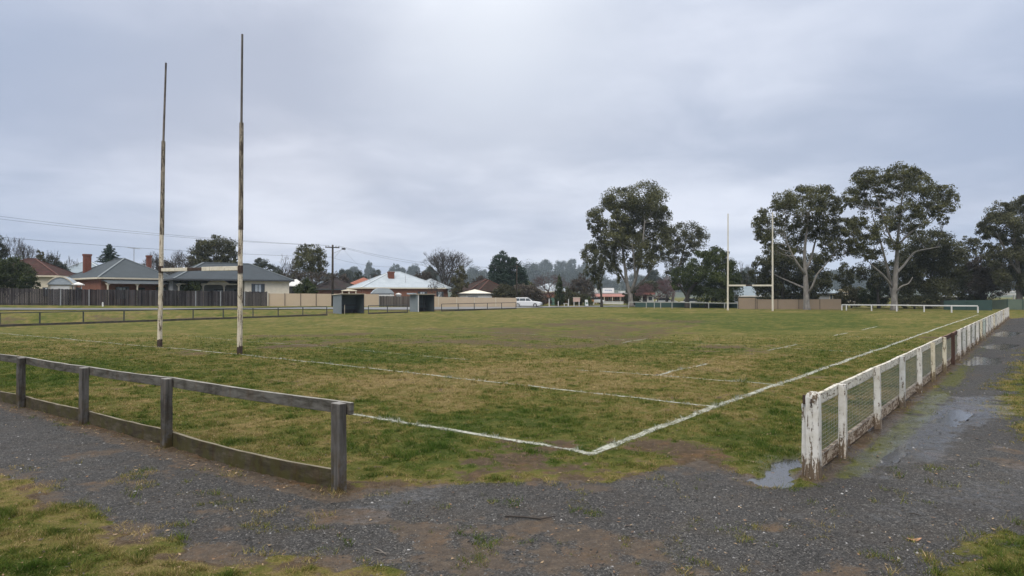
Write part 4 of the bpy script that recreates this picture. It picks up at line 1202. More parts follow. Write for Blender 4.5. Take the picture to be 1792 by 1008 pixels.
# ------------------------------------------------------------------ houses
def solve_w(px0, Y0, ang, px1):
    x0 = (px0 - 896) / F * Y0; u = (px1 - 896) / F
    return (u * Y0 - x0) / (math.cos(ang) - u * math.sin(ang))
class House:
    def __init__(s, name, label, px, Y, ang, W, D, eave_py, cat='house', over=.45, dz=0.0):
        x = (px - 896) / F * Y
        s.ang = ang; s.o = Vector((x, Y, H(x, Y) + dz))
        s.W = W if W > 0 else solve_w(px, Y, ang, -W)
        s.D = D; s.ez = zat(eave_py, Y) - s.o.z; s.over = over; s.Y = Y
        s.root = thing(name, label, cat, s.o, ang)
    def zl(s, py, y=0.0): return zat(py, s.Y + y) - s.o.z
    def bx(s, x0, x1, y0, y1, z0, z1, name, mat, parent=None):
        return MB().box(x0, x1, y0, y1, z0, z1).build(name, mat, parent or s.root, world=False)
    def walls(s, mat, x0=0, x1=None, y0=0, y1=None, z0=-.8):
        x1 = s.W if x1 is None else x1; y1 = s.D if y1 is None else y1
        return s.bx(x0, x1, y0, y1, z0, s.ez - .02, 'wall', mat)
    def hip(s, mat, ridge_z, x0=0, x1=None, y0=0, y1=None, ez=None, name='roof', capmat=None, inset=None, fascia=None, gable=False):
        x1 = s.W if x1 is None else x1; y1 = s.D if y1 is None else y1
        ez = s.ez if ez is None else ez
        o = s.over
        x0 -= o; x1 += o; y0 -= o; y1 += o
        w, d = x1 - x0, y1 - y0
        h = min(w, d) / 2 if inset is None else inset
        if gable: h = 0
        if w >= d: r0, r1 = (x0 + h, (y0 + y1) / 2), (x1 - h, (y0 + y1) / 2)
        else: r0, r1 = ((x0 + x1) / 2, y0 + h), ((x0 + x1) / 2, y1 - h)
        if w >= d:
            vs = [(x0, y0, ez), (x1, y0, ez), (x1, y1, ez), (x0, y1, ez), (*r0, ridge_z), (*r1, ridge_z)]
            fs = [(0, 1, 5, 4), (1, 2, 5), (2, 3, 4, 5), (3, 0, 4)]
            hips = [(0, 4), (3, 4), (1, 5), (2, 5), (4, 5)]
        else:
            vs = [(x0, y0, ez), (x1, y0, ez), (x1, y1, ez), (x0, y1, ez), (*r0, ridge_z), (*r1, ridge_z)]
            fs = [(0, 1, 4), (1, 2, 5, 4), (2, 3, 5), (3, 0, 4, 5)]
            hips = [(0, 4), (1, 4), (2, 5), (3, 5), (4, 5)]
        # thickness below
        vs2 = vs[:4] + vs[4:] + [(v[0], v[1], ez - .10) for v in vs[:4]]
        fs2 = fs + [(6, 9, 8, 7), (0, 6, 7, 1), (1, 7, 8, 2), (2, 8, 9, 3), (3, 9, 6, 0)]
        ro = MB().add(vs2, fs2).build(name, mat, s.root, world=False)
        if capmat is not None:
            for a, b in hips:
                if gable and (a, b) != (4, 5): continue
                A_, B_ = Vector(vs[a]), Vector(vs[b])
                if (A_ - B_).length < .2: continue
                MB().beam(A_ + Vector((0, 0, .03)), B_ + Vector((0, 0, .03)), .24, .08).build('ridge_cap', capmat, ro, world=False)
        if fascia is not None:
            mb = MB()
            e = .003
            mb.box(x0 - .1, x1 + .1, y0 - .1, y0 - e, ez - .19, ez + .01).box(x0 - .1, x0 - e, y0, y1, ez - .19, ez + .01).box(x1 + e, x1 + .1, y0, y1, ez - .19, ez + .01)
            mb.build('gutter', fascia, s.root, world=False)
        return ro, vs
    def chimney(s, x, y, w, d, z0, z1, roof=None):
        c = s.bx(x, x + w, y, y + d, z0, z1 - .25, 'chimney', M['chim'], roof or s.root)
        s.bx(x - .06, x + w + .06, y - .06, y + d + .06, z1 - .248, z1, 'chimney_cap', M['chim'], roof or s.root)
        return c
    def window(s, x, w, z0, z1, y=0.0, frame=None, curtain=True, fw=.07):
        f = MB()
        f.box(x, x + w, y - .05, y - .002, z0, z0 + fw).box(x, x + w, y - .05, y - .002, z1 - fw, z1)
        f.box(x, x + fw, y - .05, y - .002, z0 + fw + .001, z1 - fw - .001).box(x + w - fw, x + w, y - .05, y - .002, z0 + fw + .001, z1 - fw - .001)
        f.box(x + w / 2 - .03, x + w / 2 + .03, y - .05, y - .002, z0 + fw + .001, z1 - fw - .001)
        o = f.build('window', frame or M['fascia'], s.root, world=False)
        g = MB().box(x + fw + .002, x + w - fw - .002, y - .028, y - .004, z0 + fw + .002, z1 - fw - .002).build('pane', M['glass'], o, world=False)
        if curtain:
            MB().box(x + w * .28, x + w * .47, y - .034, y - .03, z0 + fw + .03, z1 - fw - .03).build('curtain', M['curtain'], o, world=False)
            MB().box(x + w * .53, x + w * .72, y - .034, y - .03, z0 + fw + .03, z1 - fw - .03).build('curtain', M['curtain'], o, world=False)
        return o
    def verandah(s, x0, x1, dpt, z_hi, z_lo, posts, rmat, pmat, y0=0.0, fmat=None):
        vs = [(x0, y0 - .003, z_hi), (x1, y0 - .003, z_hi), (x1, y0 - dpt, z_lo), (x0, y0 - dpt, z_lo)]
        MB().prism(vs, (0, 0, -.07)).build('verandah_roof', rmat, s.root, world=False)
        s.bx(x0, x1, y0 - dpt - .06, y0 - dpt - .003, z_lo - .17, z_lo + .0, 'verandah_beam', fmat or pmat)
        for x in posts:
            p = s.bx(x - .07, x + .07, y0 - dpt + .05, y0 - dpt + .19, -.6, z_lo - .12, 'verandah_post', pmat)
            MB().prism([(x - .35, y0 - dpt + .08, z_lo - .13), (x + .35, y0 - dpt + .08, z_lo - .13), (x + .09, y0 - dpt + .08, z_lo - .42), (x - .09, y0 - dpt + .08, z_lo - .42)], (0, .05, 0)).build('bracket', pmat, p, world=False)

A50 = R(50)
# far-left red tiled house
h = House('tiled_house', 'red tiled house behind the dark bush at the far left', -40, 96, R(14), -98, 9, 481.5)
h.walls(M['cream_trim']); h.hip(M['red_tile'], h.zl(451.5, 4), capmat=M['ridge_red'], fascia=M['cream_trim'])
h.window(8.2, 1.3, .9, 2.2)
# pale blue roof behind
h = House('metal_roof_house', 'house with a pale blue metal roof showing behind the brick chimney', 100, 128, R(20), -185, 9, 477, over=.5)
h.walls(M['brick_dark']); h.hip(M['blue_roof'], h.zl(455, 4), capmat=M['ridge_pale'])
# garage
h = House('garage', 'small garage with cream gable front and pale metal roof', 84, 79.5, R(28), -126, 6.5, 497, cat='garage', over=.15)
h.walls(M['cream_trim'])
rz = h.zl(482.5, 0); W_ = h.W
mb = MB()
n = 8
arc = [(-.2 + (W_ + .4) * k / n, h.ez + (rz - h.ez) * math.sin(math.pi * k / n) ** .85) for k in range(n + 1)]
vs = [(x, -.2, z) for x, z in arc] + [(x, h.D + .2, z) for x, z in arc]
mb.add(vs, [(k, k + 1, n + 2 + k, n + 1 + k) for k in range(n)])
mb.prism([(x, -.18, z - .06) for x, z in arc], (0, .1, 0))
mb.build('roof', M['white_roof'], h.root, world=False)
MB().prism([(x, -.28, z) for x, z in arc] + [(x, -.28, z - .16) for x, z in reversed(arc)], (0, .06, 0)).build('barge_board', M['cream_trim'], h.root, world=False)
MB().prism([(x, -.05, z - .03) for x, z in arc[1:-1]], (0, .045, 0)).build('gable', M['cream'], h.root, world=False)
h.bx(.25, W_ - .25, -.06, -.003, 0, h.ez - .25, 'door', M['white_paint'])
h2 = House('carport', 'tiny white carport between the garage and the brick house', 127, 80.5, R(28), -144, 2.0, 497.5, cat='carport', over=.1)
h2.hip(M['white_paint'], h2.zl(493.5, 1)); 
for x in (.05, h2.W - .12): h2.bx(x, x + .08, .05, .13, -.5, h2.ez - .11, 'post', M['metal'])
h2.bx(.2, h2.W - .2, 1.0, 1.05, -.4, h2.ez - .35, 'screen', M['grey_wall'])
# brick house with grey roof and verandah
h = House('brick_house', 'red brick house with grey hipped metal roof, two chimneys and a verandah', 176, 84, A50, -300, 11.5, 485.5)
h.walls(M['brick'])
ro, vs = h.hip(M['grey_roof'], h.zl(451.5, 5), capmat=M['ridge'], fascia=M['cream_trim'])
h.chimney(.9, 8.6, .85, .62, h.ez + .3, h.zl(444.5, 6.5), ro)
h.chimney(h.W - 1.4, 4.2, .52, .5, h.ez + .6, h.zl(446.5, 8), ro)
s_ = MB(); cx, cy = h.W - 3.0, 4.6
zt = h.zl(433, 7)
s_.tube([(cx, cy, h.ez + 2), (cx, cy, zt)], .045, 5)
s_.tube([(cx - 1.0, cy - .6, zt - .1), (cx + 1.0, cy + .6, zt - .1)], .04, 4)
for k in range(6):
    t_ = -0.9 + k * .36; s_.tube([(cx + t_ - .25, cy + t_ * .6 + .3, zt - .1), (cx + t_ + .25, cy + t_ * .6 - .3, zt - .1)], .014, 4)
s_.build('antenna', M['metal'], ro, world=False)
h.verandah(.1, h.W + .5, 1.9, h.ez - .25, h.ez - .62, [.2, h.W * .42, h.W * .78, h.W + .35], M['grey_roof'], M['cream_trim'], fmat=M['grey_wall'])
h.window(1.7, 1.6, .7, 2.3); h.window(6.6, 1.5, .7, 2.3)
h.bx(4.2, 5.2, -.06, -.003, 0, 2.2, 'door', M['dark_in'])
# cream house with slate roof
h = House('cream_house', 'cream weatherboard house with slate grey metal roof and a curtained window', 428, 89, R(38), -506, 8.0, 489.3)
h.walls(M['cream'])
wl = solve_w(428, 89, R(38), 312)
ro, vs = h.hip(M['slate_roof'], h.zl(461.5, 4), x0=wl - .2, y1=8.4, inset=(h.W - wl) * .33, capmat=M['ridge'], fascia=M['fascia'])
h.window(solve_w(428, 89, R(38), 440), solve_w(428, 89, R(38), 463) - solve_w(428, 89, R(38), 440), h.zl(513), h.zl(496.5))
# lower wing to the left with verandah
wl = solve_w(428, 89, R(38), 312)
h.bx(wl, -.003, 3.2, 8.0, -.8, h.ez - .17, 'wall', M['grey_wall'])
h.verandah(wl, -.35, 2.6, h.ez - .3, h.ez - .55, [wl + .2, wl * .62, wl * .3], M['blue_roof'], M['cream_trim'], y0=3.2)
h.window(wl + 5.0, 1.5, .5, 2.2, y=3.2); h.bx(wl + 7.6, wl + 8.6, 3.14, 3.197, 0, 2.2, 'door', M['dark_in'])
MB().prism([(wl + 3.4, .45, h.ez - .62), (wl + 6.4, .45, h.ez - .62), (wl + 5.6, .45, h.ez - .15), (wl + 3.9, .45, h.ez - .15)], (0, .12, 0)).build('awning', M['cream_trim'], h.root, world=False)
# small white roof
h = House('garden_shed', 'small shed with white hipped roof behind the round bush', 510, 104, R(30), -533, 3.2, 500, cat='shed', over=.2)
h.walls(M['dark_in']); h.hip(M['white_paint'], h.zl(488.5, 1.5))
# dark brown tiled house
h = House('tiled_house', 'low house with dark brown tiled roof behind the power pole', 556, 120, R(25), -632, 9, 505.5)
h.walls(M['brick_dark']); h.hip(M['dark_tile'], h.zl(486.5, 4), capmat=M['dark_tile'], fascia=M['fascia'])
h = House('tiled_house', 'brick red roofed house mostly hidden behind the white-roofed house', 612, 150, R(20), -668, 9, 499)
h.walls(M['brick_dark']); h.hip(m_simple('terracotta_roof', (.22, .085, .06), .8, .2), h.zl(485.5, 4))
# big white-roofed brick house
h = House('brick_house', 'long red brick house with a pale white metal roof and one chimney', 634, 106, R(24), -776, 11.5, 503, over=.25)
h.walls(M['brick'])
ro, vs = h.hip(M['white_roof'], h.zl(474.5, 5), capmat=M['ridge_pale'], inset=6.2, fascia=M['cream_trim'])
h.chimney(solve_w(634, 106, R(24), 688) , 3.0, .95, .8, h.ez + .6, h.zl(474.5, 3), ro)
s_ = MB()
for px in (651, 714):
    x = solve_w(634, 106, R(24), px); s_.tube([(x, 1.5, h.ez + .6), (x, 1.5, h.ez + 2.0)], .04, 5)
s_.build('vent_pipe', M['metal'], ro, world=False)
W0 = h.W
h.hip(M['white_roof'], h.zl(487.5, 8), x0=W0 - 2.5, x1=W0 + 2.6, y0=4.5, y1=10.5, capmat=M['ridge_pale'], ez=h.ez - .02)
h.bx(W0 + .003, W0 + 2.4, 5.0, 10.2, -.8, h.ez - .15, 'wall', M['brick'])
h.window(3.2, 1.6, .8, 2.1); h.window(9.0, 1.6, .8, 2.1); h.window(12.2, 1.2, .8, 2.1)
# pale arched shed
h = House('arched_shed', 'small shed with rounded white metal roof behind the dark palings', 651, 99.5, R(15), -689, 2.6, 513.5, cat='shed', over=.1)
n = 10; rz = h.zl(504.5, 0)
arc = [(-.1 + (h.W + .2) * k / n, h.ez + (rz - h.ez) * min(1, 1.25 * math.sin(math.pi * k / n) ** .75)) for k in range(n + 1)]
MB().prism([(x, -.1, z) for x, z in arc], (0, h.D + .2, 0)).build('roof', M['white_roof'], h.root, world=False)
h.bx(0, h.W, 0, h.D, -.6, h.ez - .01, 'wall', M['grey_wall']); h.bx(-.05, h.W + .05, -.1, -.003, h.ez - .38, h.ez - .2, 'trim_board', M['white_paint'])
h = House('open_shed', 'cream framed open shed on the fence line above the dugout roof', 598, 96.5, R(15), -624, 1.6, 508, cat='shed', over=.08)
h.hip(M['cream_trim'], h.ez + .12)
for x in (0, h.W / 2 - .1, h.W - .18): h.bx(x, x + .16, 0, .16, -.5, h.ez - .11, 'post', M['cream_trim'])
h.bx(.1, h.W - .1, 1.2, 1.3, -.5, h.ez - .3, 'screen', M['brick_dark'])
h.bx(0.17, h.W - .19, .02, .12, h.ez - .62, h.ez - .5, 'rail', M['cream_trim'])
h = House('garden_shed', 'tiny white lean-to against the brick wall beside the arched shed', 694, 101, R(15), -702, 1.2, 514.5, cat='shed', over=.05)
h.walls(M['grey_wall']); h.hip(M['white_paint'], h.zl(512.6, .5))
c = wpt(684, 95.6)
tag(MB().tube([c + Vector((0, -.2, -.2)), c + Vector((0, -.2, 1.75))], .06, 6).build('white_post', M['white_paint']), 'slim white post standing against the dark paling fence', 'post')
# brown tiled house and garage
h = House('tiled_house', 'rambling brown tiled house behind the long tan steel fence', 822, 122, R(22), -912, 11, 509)
h.walls(M['brick_dark']); ro, vs = h.hip(M['brown_tile'], h.zl(488, 5), capmat=M['ridge_red'], fascia=M['fascia'])
h.hip(M['brown_tile'], h.zl(491, 4), x0=1.0, x1=6.4, y0=-2.6, y1=4.4, capmat=M['ridge_red'], ez=h.ez - .05)
h.bx(1.4, 6.0, -2.2, -.003, -.8, h.ez - .18, 'wall', M['brick_dark'])
h = House('tiled_house', 'wide low olive roofed house behind the parked car', 905, 134, R(18), -952, 10, 513)
h.walls(M['brick_dark']); h.hip(m_simple('olive_roof', (.10, .09, .065), .85, .25), h.zl(494, 5))
h = House('garage', 'low garage with white hipped roof behind the tan fence', 816, 108, R(20), -861, 5.0, 513.5, cat='garage', over=.15)
h.walls(M['white_paint']); h.hip(m_simple('cream_metal_roof', (.56, .53, .46), .5, .06), h.zl(506.5, 2.5), fascia=M['fascia'])
h.bx(.3, h.W * .45, -.05, -.003, -.3, h.ez - .4, 'door', M['grey_wall'])
# white gabled building
h = House('brick_house', 'brick building with plain white metal roof behind the cone-shaped tree', 934, 152, R(8), -998, 9, 510, over=.3)
h.walls(M['brick']); h.hip(M['white_roof'], h.zl(496, 4), inset=2.0, fascia=M['cream_trim'])
# club rooms behind the leaning tree
h = House('shop_building', 'low shop with faded red awning and blank-looking white roof sign', 1040, 150, R(4), -1098, 8, 514.5, cat='shop', over=0)
h.walls(M['brick_dark']); h.bx(-.2, h.W + .2, -.2, h.D, h.ez, h.ez + .25, 'roof', M['grey_wall'])
vs = [(-.1, -.003, h.ez + .15), (h.W + .1, -.003, h.ez + .15), (h.W + .1, -1.6, h.ez - .55), (-.1, -1.6, h.ez - .55)]
MB().prism(vs, (0, 0, -.1)).build('awning', M['pink_fascia'], h.root, world=False)
x = .3
for k in range(4):
    xw = 1.6 + k * 1.5
    h.window(xw, 1.1, .7, 2.0, curtain=False, frame=M['cream_trim'])
for k in range(5): h.bx(.1 + k * (h.W - .3) / 4, .22 + k * (h.W - .3) / 4, -1.55, -1.43, -.2, h.ez - .62, 'awning_post', M['cream_trim'])
sx0, sx1 = solve_w(1040, 150, R(4), 1054.5), solve_w(1040, 150, R(4), 1074.5)
sg = h.bx(sx0, sx1, -.12, -.02, h.ez + .26, h.zl(504), 'roof_sign', M['sign_white'])
mb = MB(); zc = (h.ez + .26 + h.zl(504)) / 2
for k, (a, w, z) in enumerate(((.18, .09, .1), (.29, .04, .16), (.36, .07, .05), (.46, .05, .12), (.54, .09, .02), (.66, .05, .1), (.73, .08, -.02))):
    X0 = sx0 + (sx1 - sx0) * a; mb.box(X0, X0 + (sx1 - sx0) * w, -.135, -.122, zc - .12 + z * .3, zc + .12 + z * .3)
mb.build('lettering', M['sign_ink'], sg, world=False)
h.bx(solve_w(1040, 150, R(4), 1086), solve_w(1040, 150, R(4), 1096), .5, 2.0, h.ez + .26, h.zl(509.5), 'roof_vent', M['white_paint'])
h.bx(solve_w(1040, 150, R(4), 1042), solve_w(1040, 150, R(4), 1047), .5, 2.0, h.ez + .26, h.zl(505), 'roof_vent', M['white_paint'])
h = House('kiosk', 'white kiosk with red fascia behind the far white rail', 1117, 135, R(3), -1144, 4, 515.5, cat='kiosk', over=0)
h.walls(M['white_paint']); h.bx(-.1, h.W + .1, -.6, h.D, h.ez, h.zl(512), 'fascia', M['red_fascia'])
h.bx(.9, 1.75, -.05, -.003, -.1, h.ez - .1, 'door', M['dark_in']); h.window(2.1, .7, .9, 1.6, curtain=False)
# right-hand houses
h = House('metal_roof_house', 'house with lavender grey roof between the dark trees behind the far crossbar', 1288, 122, R(-12), -1336, 9, 517.3)
h.walls(M['grey_wall']); h.hip(M['blue_roof'], h.zl(499, 4), fascia=M['white_paint'], inset=1.8)
h = House('metal_roof_house', 'grey walled house with pale roof behind the brown fence and gum trunk', 1402, 116, R(-10), -1478, 9, 513, over=.3)
h.walls(M['grey_wall']); h.hip(M['blue_roof'], h.zl(500, 4), fascia=M['fascia'], inset=2.5)
h.window(1.2, 1.3, .9, 2.0, curtain=False); h.window(4.6, 1.0, .9, 2.1, frame=M['cream_trim'], curtain=False)
h = House('cream_house', 'cream gabled house end with a white gutter past the brown fence', 1462, 124, R(-14), -1503, 7, 517, over=.2)
h.walls(M['cream']); h.hip(m_simple('straw_roof', (.50, .42, .29), .7, .12), h.zl(506, 3), fascia=M['white_paint'])
h = House('metal_roof_house', 'house with pale lilac roof behind the dark green fence', 1676, 112, R(-14), -1716, 8, 518, over=.3)
h.walls(M['dark_in']); h.hip(M['blue_roof'], h.zl(503, 4), fascia=M['white_paint'], inset=1.5)
c = wpt(1761, 103)
root = thing('carport', 'white flat roofed carport above the sage green fence', 'carport', c)
zt = zat(513, 103)
MB().box(-.1, 1.5, -.1, 3, zt - .32, zt - .02).build('roof', M['white_paint'], root, world=False)
MB().box(1.503, 3.2, .6, 3.4, zt + .12, zt + .38).build('upper_roof', M['white_paint'], root, world=False)
for x in (1.15, 2.3): MB().box(x, x + .16, 0, .16, -.1, zt - .322 if x < 1.4 else zt + .118).build('post', M['white_paint'], root, world=False)
c = wpt(1499, 110)
tag(MB().beam(c, Vector((c.x, c.y, zat(521, 110))), .2, .2, up=(0, 1, 0)).build('fence_post', M['metal']), 'pale grey post behind the white rail beside the cream house', 'post')

# ------------------------------------------------------------------ power poles and cables
c = wpt(582, 89.5)
root = thing('power_pole', 'dark timber power pole with crossarm and street lamp beside the dugout', 'power pole', c)
ztop = zat(428.5, 89.5)
top = Vector((c.x, c.y, ztop))
MB().tube([c + Vector((0, 0, -.3)), c.lerp(top, .5), top], [.17, .15, .12], 10).build('pole', M['pole'], root, smooth=True)
ca = top + Vector((0, 0, -.35))
cd = Vector((.86, .5, 0)) * .95
MB().beam(ca - cd + Vector((0, -.15, 0)), ca + cd + Vector((0, -.15, 0)), .1, .13).build('crossarm', M['pole'], root)
for k in (-.9, -.5, .5, .9):
    MB().tube([ca + cd * k + Vector((0, -.15, .065)), ca + cd * k + Vector((0, -.15, .17)), ca + cd * k + Vector((0, -.15, .24))], [.05, .065, .03], 6).build('insulator', M['grey_wall'], root)
lamp = P(601, 436, 88.5)
MB().tube([c.lerp(top, .86), P(596, 437.5, 88.7), lamp], .03, 5).build('lamp_arm', M['metal'], root)
MB().tube([P(584.5, 452, 89.3), P(596, 438, 88.7)], .02, 5).build('lamp_brace', M['metal'], root)
mb = MB(); mb.tube([lamp + Vector((-.22, 0, 0)), lamp + Vector((-.1, 0, .07)), lamp + Vector((.15, 0, .05)), lamp + Vector((.28, 0, -.02))], [.08, .14, .14, .08], 8)
mb.build('lamp_head', M['fascia'], root)
c2 = wpt(904.5, 107)
root = thing('power_pole', 'slim grey power pole beside the white parked car', 'power pole', c2)
top2 = Vector((c2.x, c2.y, zat(464, 107)))
MB().tube([c2 + Vector((0, 0, -.3)), c2.lerp(top2, .5), top2], [.12, .10, .08], 8).build('pole', M['pole'], root, smooth=True)
MB().beam(top2 + Vector((-.6, 0, -.2)), top2 + Vector((.6, 0, -.2)), .09, .1).build('crossarm', M['pole'], root)
def cable(label, a, b, sag, r=.012):
    pts = []
    for k in range(17):
        t_ = k / 16
        q = a.lerp(b, t_); q.z -= sag * 4 * t_ * (1 - t_); pts.append(q)
    tag(MB().tube(pts, r, 4).build('power_cable', M['cable']), label, 'cable', 'overhead cables on the power poles')
cable('topmost overhead cable running left from the crossarm', P(-420, 318, 62), ca - cd * .9 + Vector((0, -.15, .24)), .9)
cable('second overhead cable running left just below the topmost one', P(-420, 324, 62.4), ca - cd * .5 + Vector((0, -.15, .24)), 1.0)
cable('lowest overhead cable running left above the house roofs', P(-420, 372, 62), c.lerp(top, .80), .7, .014)
cable('upper overhead cable running right from the crossarm to the slim pole', ca + cd * .9 + Vector((0, -.15, .24)), top2 + Vector((.5, 0, -.14)), 1.1)
cable('second overhead cable running right from the crossarm to the slim pole', ca + cd * .5 + Vector((0, -.15, .24)), top2 + Vector((-.5, 0, -.14)), 1.3)
cable('low overhead cable dropping right from the pole to the white-roofed brick house', c.lerp(top, .79), P(690, 467, 108.5), .35)
cable('service cable dropping from the street lamp toward the pale roof', lamp, P(634, 470, 108), .15, .01)

# ------------------------------------------------------------------ parked station wagon
def car():
    Yc = 107.0
    c = wpt(905, Yc); x0 = c.x
    root = thing('parked_car', 'white station wagon parked beside the slim power pole', 'car', Vector(((923 - 896) / F * Yc, Yc, H(c.x, Yc))), R(-12))
    L_, Wd = 4.5, 1.78
    # side profile x (rear -> front), z
    body = [(-2.25, .32), (-2.28, .62), (-2.22, .92), (-.2, .98), (.95, .95), (1.5, .90), (2.1, .80), (2.26, .62), (2.25, .32), (1.85, .22), (1.0, .2), (-1.0, .2), (-1.8, .22)]
    roof = [(-2.2, .925), (-2.08, 1.42), (-1.7, 1.5), (-.2, 1.5), (.25, 1.44), (1.02, .955)]
    mb = MB().prism([(x, -Wd / 2, z) for x, z in body], (0, Wd, 0)); mb.build('body', M['car_white'], root, world=False, bevel=.05)
    iw = .14
    vs, fs = [], []
    n = len(roof)
    for side in (-1, 1):
        for x, z in roof:
            k = (z - .93) / .57
            vs.append((x, side * (Wd / 2 - .03 - iw * k), z))
    fs = [tuple(range(n)), tuple(reversed(range(n, 2 * n)))] + [((i + 1) % n, i, n + i, n + (i + 1) % n) for i in range(n)]
    MB().add(vs, fs).build('cabin', M['car_white'], root, world=False, bevel=.03)
    for side in (-1, 1):
        for xa, xb, nm in ((-2.0, -1.15, 0), (-1.08, -.2, 0), (-.12, .72, 1)):
            def pt(x, z):
                k = (z - .93) / .57
                return (x, side * (Wd / 2 - .03 - iw * k + .006), z)
            zt = 1.40
            xt = xb if not nm else .32
            xl = xa + (.06 if xa < -1.9 else 0)
            MB().prism([pt(xa, 1.0), pt(xb, 1.0), pt(xt, zt), pt(xl, zt)], (0, side * .006, 0)).build('window', M['glass'], root, world=False)
    MB().prism([(.34, -.66, 1.42), (.34, .66, 1.42), (.98, .76, 1.0), (.98, -.76, 1.0)], (.03, 0, .02)).build('windscreen', M['glass'], root, world=False)
    MB().prism([(-2.19, -.68, 1.0), (-2.19, .68, 1.0), (-2.11, .62, 1.38), (-2.11, -.62, 1.38)], (-.03, 0, 0)).build('rear_window', M['glass'], root, world=False)
    for x in (-1.38, 1.38):
        for side in (-1, 1):
            y = side * (Wd / 2 - .1)
            w = MB().tube([(x, y - .1, .32), (x, y + .1, .32)], .33, 16).build('wheel', M['tyre'], root, world=False)
            MB().tube([(x, y + side * .095, .32), (x, y + side * .115, .32)], .19, 12).build('rim', M['metal'], w, world=False)
    for side in (-1, 1):
        MB().box(2.16, 2.275, side * .62 - .16, side * .62 + .16, .58, .72).build('headlight', M['curtain'], root, world=False)
        MB().box(-2.30, -2.22, side * .7 - .1, side * .7 + .1, .6, .85).build('tail_light', M['red_fascia'], root, world=False)
    for side in (-1, 1): MB().tube([(-1.8, side * .6, 1.535), (.0, side * .6, 1.535)], .02, 5).build('roof_rack', M['metal'], root, world=False)
    MB().box(2.2, 2.3, -.8, .8, .3, .45).build('bumper', M['grey_wall'], root, world=False)
car()
def small_van(px, Y, label, col, rot, s=1.0):
    c = wpt(px, Y)
    root = thing('parked_car', label, 'car', c, rot)
    body = [(-2.0, .3), (-2.02, .9), (1.2, .95), (1.95, .78), (2.0, .3)]
    MB().prism([(x * s, -.85, z) for x, z in body], (0, 1.7, 0)).build('body', col, root, world=False, bevel=.05)
    cab = [(-1.6, .93), (-1.3, 1.42), (.2, 1.42), (.95, .95)]
    MB().prism([(x * s, -.72, z) for x, z in cab], (0, 1.44, 0)).build('cabin', M['glass'], root, world=False)
    MB().prism([(x * s, -.74, z) for x, z in [(-1.32, 1.423), (.22, 1.423), (.1, 1.48), (-1.2, 1.48)]], (0, 1.48, 0)).build('roof', col, root, world=False)
    for x in (-1.25, 1.25):
        for sd in (-.78, .62):
            MB().tube([(x * s, sd, .31), (x * s, sd + .17, .31)], .31, 14).build('wheel', M['tyre'], root, world=False)
small_van(1043, 140, 'small white car parked at the left end of the shop', M['car_white'], R(5), .8)
small_van(1213, 112, 'silver car parked behind the far white rail under the dark tree', M['metal'], R(-8))
small_van(1166, 128, 'white car parked behind the pink blossom tree', M['car_white'], R(-5))
# low white wall in front of the shop
c = wpt(1054, 141)
root = thing('low_wall', 'low white wall with pale capping in front of the shop', 'wall', c)
e = wpt(1091, 140)
MB().obox(c + Vector((0, 0, -.1)), e - c, (0, .25, 0), (0, 0, .62)).build('base', M['white_paint'], root)
MB().obox(c + Vector((-.1, -.08, .525)), (e - c) + Vector((.2, 0, 0)), (0, .41, 0), (0, 0, .12)).build('capping', m_simple('grey_capping', (.40, .42, .44), .6), root)
# notice board
c = wpt(1004, 112)
root = thing('notice_board', 'faded pinkish notice board on two legs at the far end of the pitch', 'sign', c)
z0, z1 = zat(528, 112), zat(521, 112)
MB().box(-.1, 1.05, -.05, .0, z0, z1).build('panel', M['board_pink'], root, world=False)
MB().box(-.15, 1.1, -.1, .05, z1 + .002, z1 + .08).build('capping', M['cream_trim'], root, world=False)
for x in (.0, .85): MB().box(x, x + .1, .004, .1, -.2, z1 - .01).build('leg', M['white_paint'], root, world=False)
# green cabinet, marker posts, sandwich board, orange barrier
c = wpt(967.5, 124)
root = thing('service_cabinet', 'green service cabinet on the footpath left of the cone-shaped tree', 'cabinet', c)
MB().box(-.35, .35, 0, .5, -.1, 1.35).build('body', M['green_box'], root, world=False, bevel=.03)
MB().box(-.4, .4, -.05, .55, 1.352, 1.42).build('lid', M['green_box'], root, world=False); MB().box(.18, .24, -.03, -.002, .65, .85).build('handle', M['metal'], root, world=False)
for px, Y, ht, lab in ((977, 116, .85, 'short white marker post in front of the cone-shaped tree'), (961, 112, 1.3, 'white marker post left of the green service cabinet'), (995, 118, 1.2, 'white marker post left of the notice board')):
    c = wpt(px, Y)
    root = thing('marker_post', lab, 'post', c)
    MB().beam((0, 0, -.2), (0, 0, ht), .13, .13, up=(0, 1, 0)).build('shaft', M['white_paint'], root, world=False, bevel=.01)
    MB().beam((0, 0, ht + .002), (0, 0, ht + .08), .17, .17, up=(0, 1, 0), taper=.5).build('cap', M['grey_wall'], root, world=False)
c = wpt(990, 118)
root = thing('bench', 'low white bench at the edge of the street', 'bench', c)
MB().box(-.4, .55, 0, .35, .38, .45).build('seat', M['white_paint'], root, world=False)
for x in (-.3, .35): MB().box(x, x + .12, .03, .32, -.1, .378).build('leg', M['white_paint'], root, world=False)
c = wpt(1027, 122)
root = thing('sandwich_board', 'white and green sandwich board beside the green bush', 'sign', c, R(15))
MB().prism([(-.3, 0, 0), (.3, 0, 0), (.26, .25, 1.1), (-.26, .25, 1.1)], (0, .03, 0)).build('front_board', M['sign_white'], root, world=False)
MB().prism([(-.3, .55, 0), (.3, .55, 0), (.26, .30, 1.1), (-.26, .30, 1.1)], (0, .03, 0)).build('rear_board', M['green_box'], root, world=False)
MB().prism([(-.2, .052, .35), (.2, .052, .35), (.2, .12, .65), (-.2, .12, .65)], (0, -.012, 0)).build('notice', M['green_box'], root, world=False)
c = wpt(1037, 134)
root = thing('barrier', 'orange and white barrier at the corner of the shop', 'barrier', c)
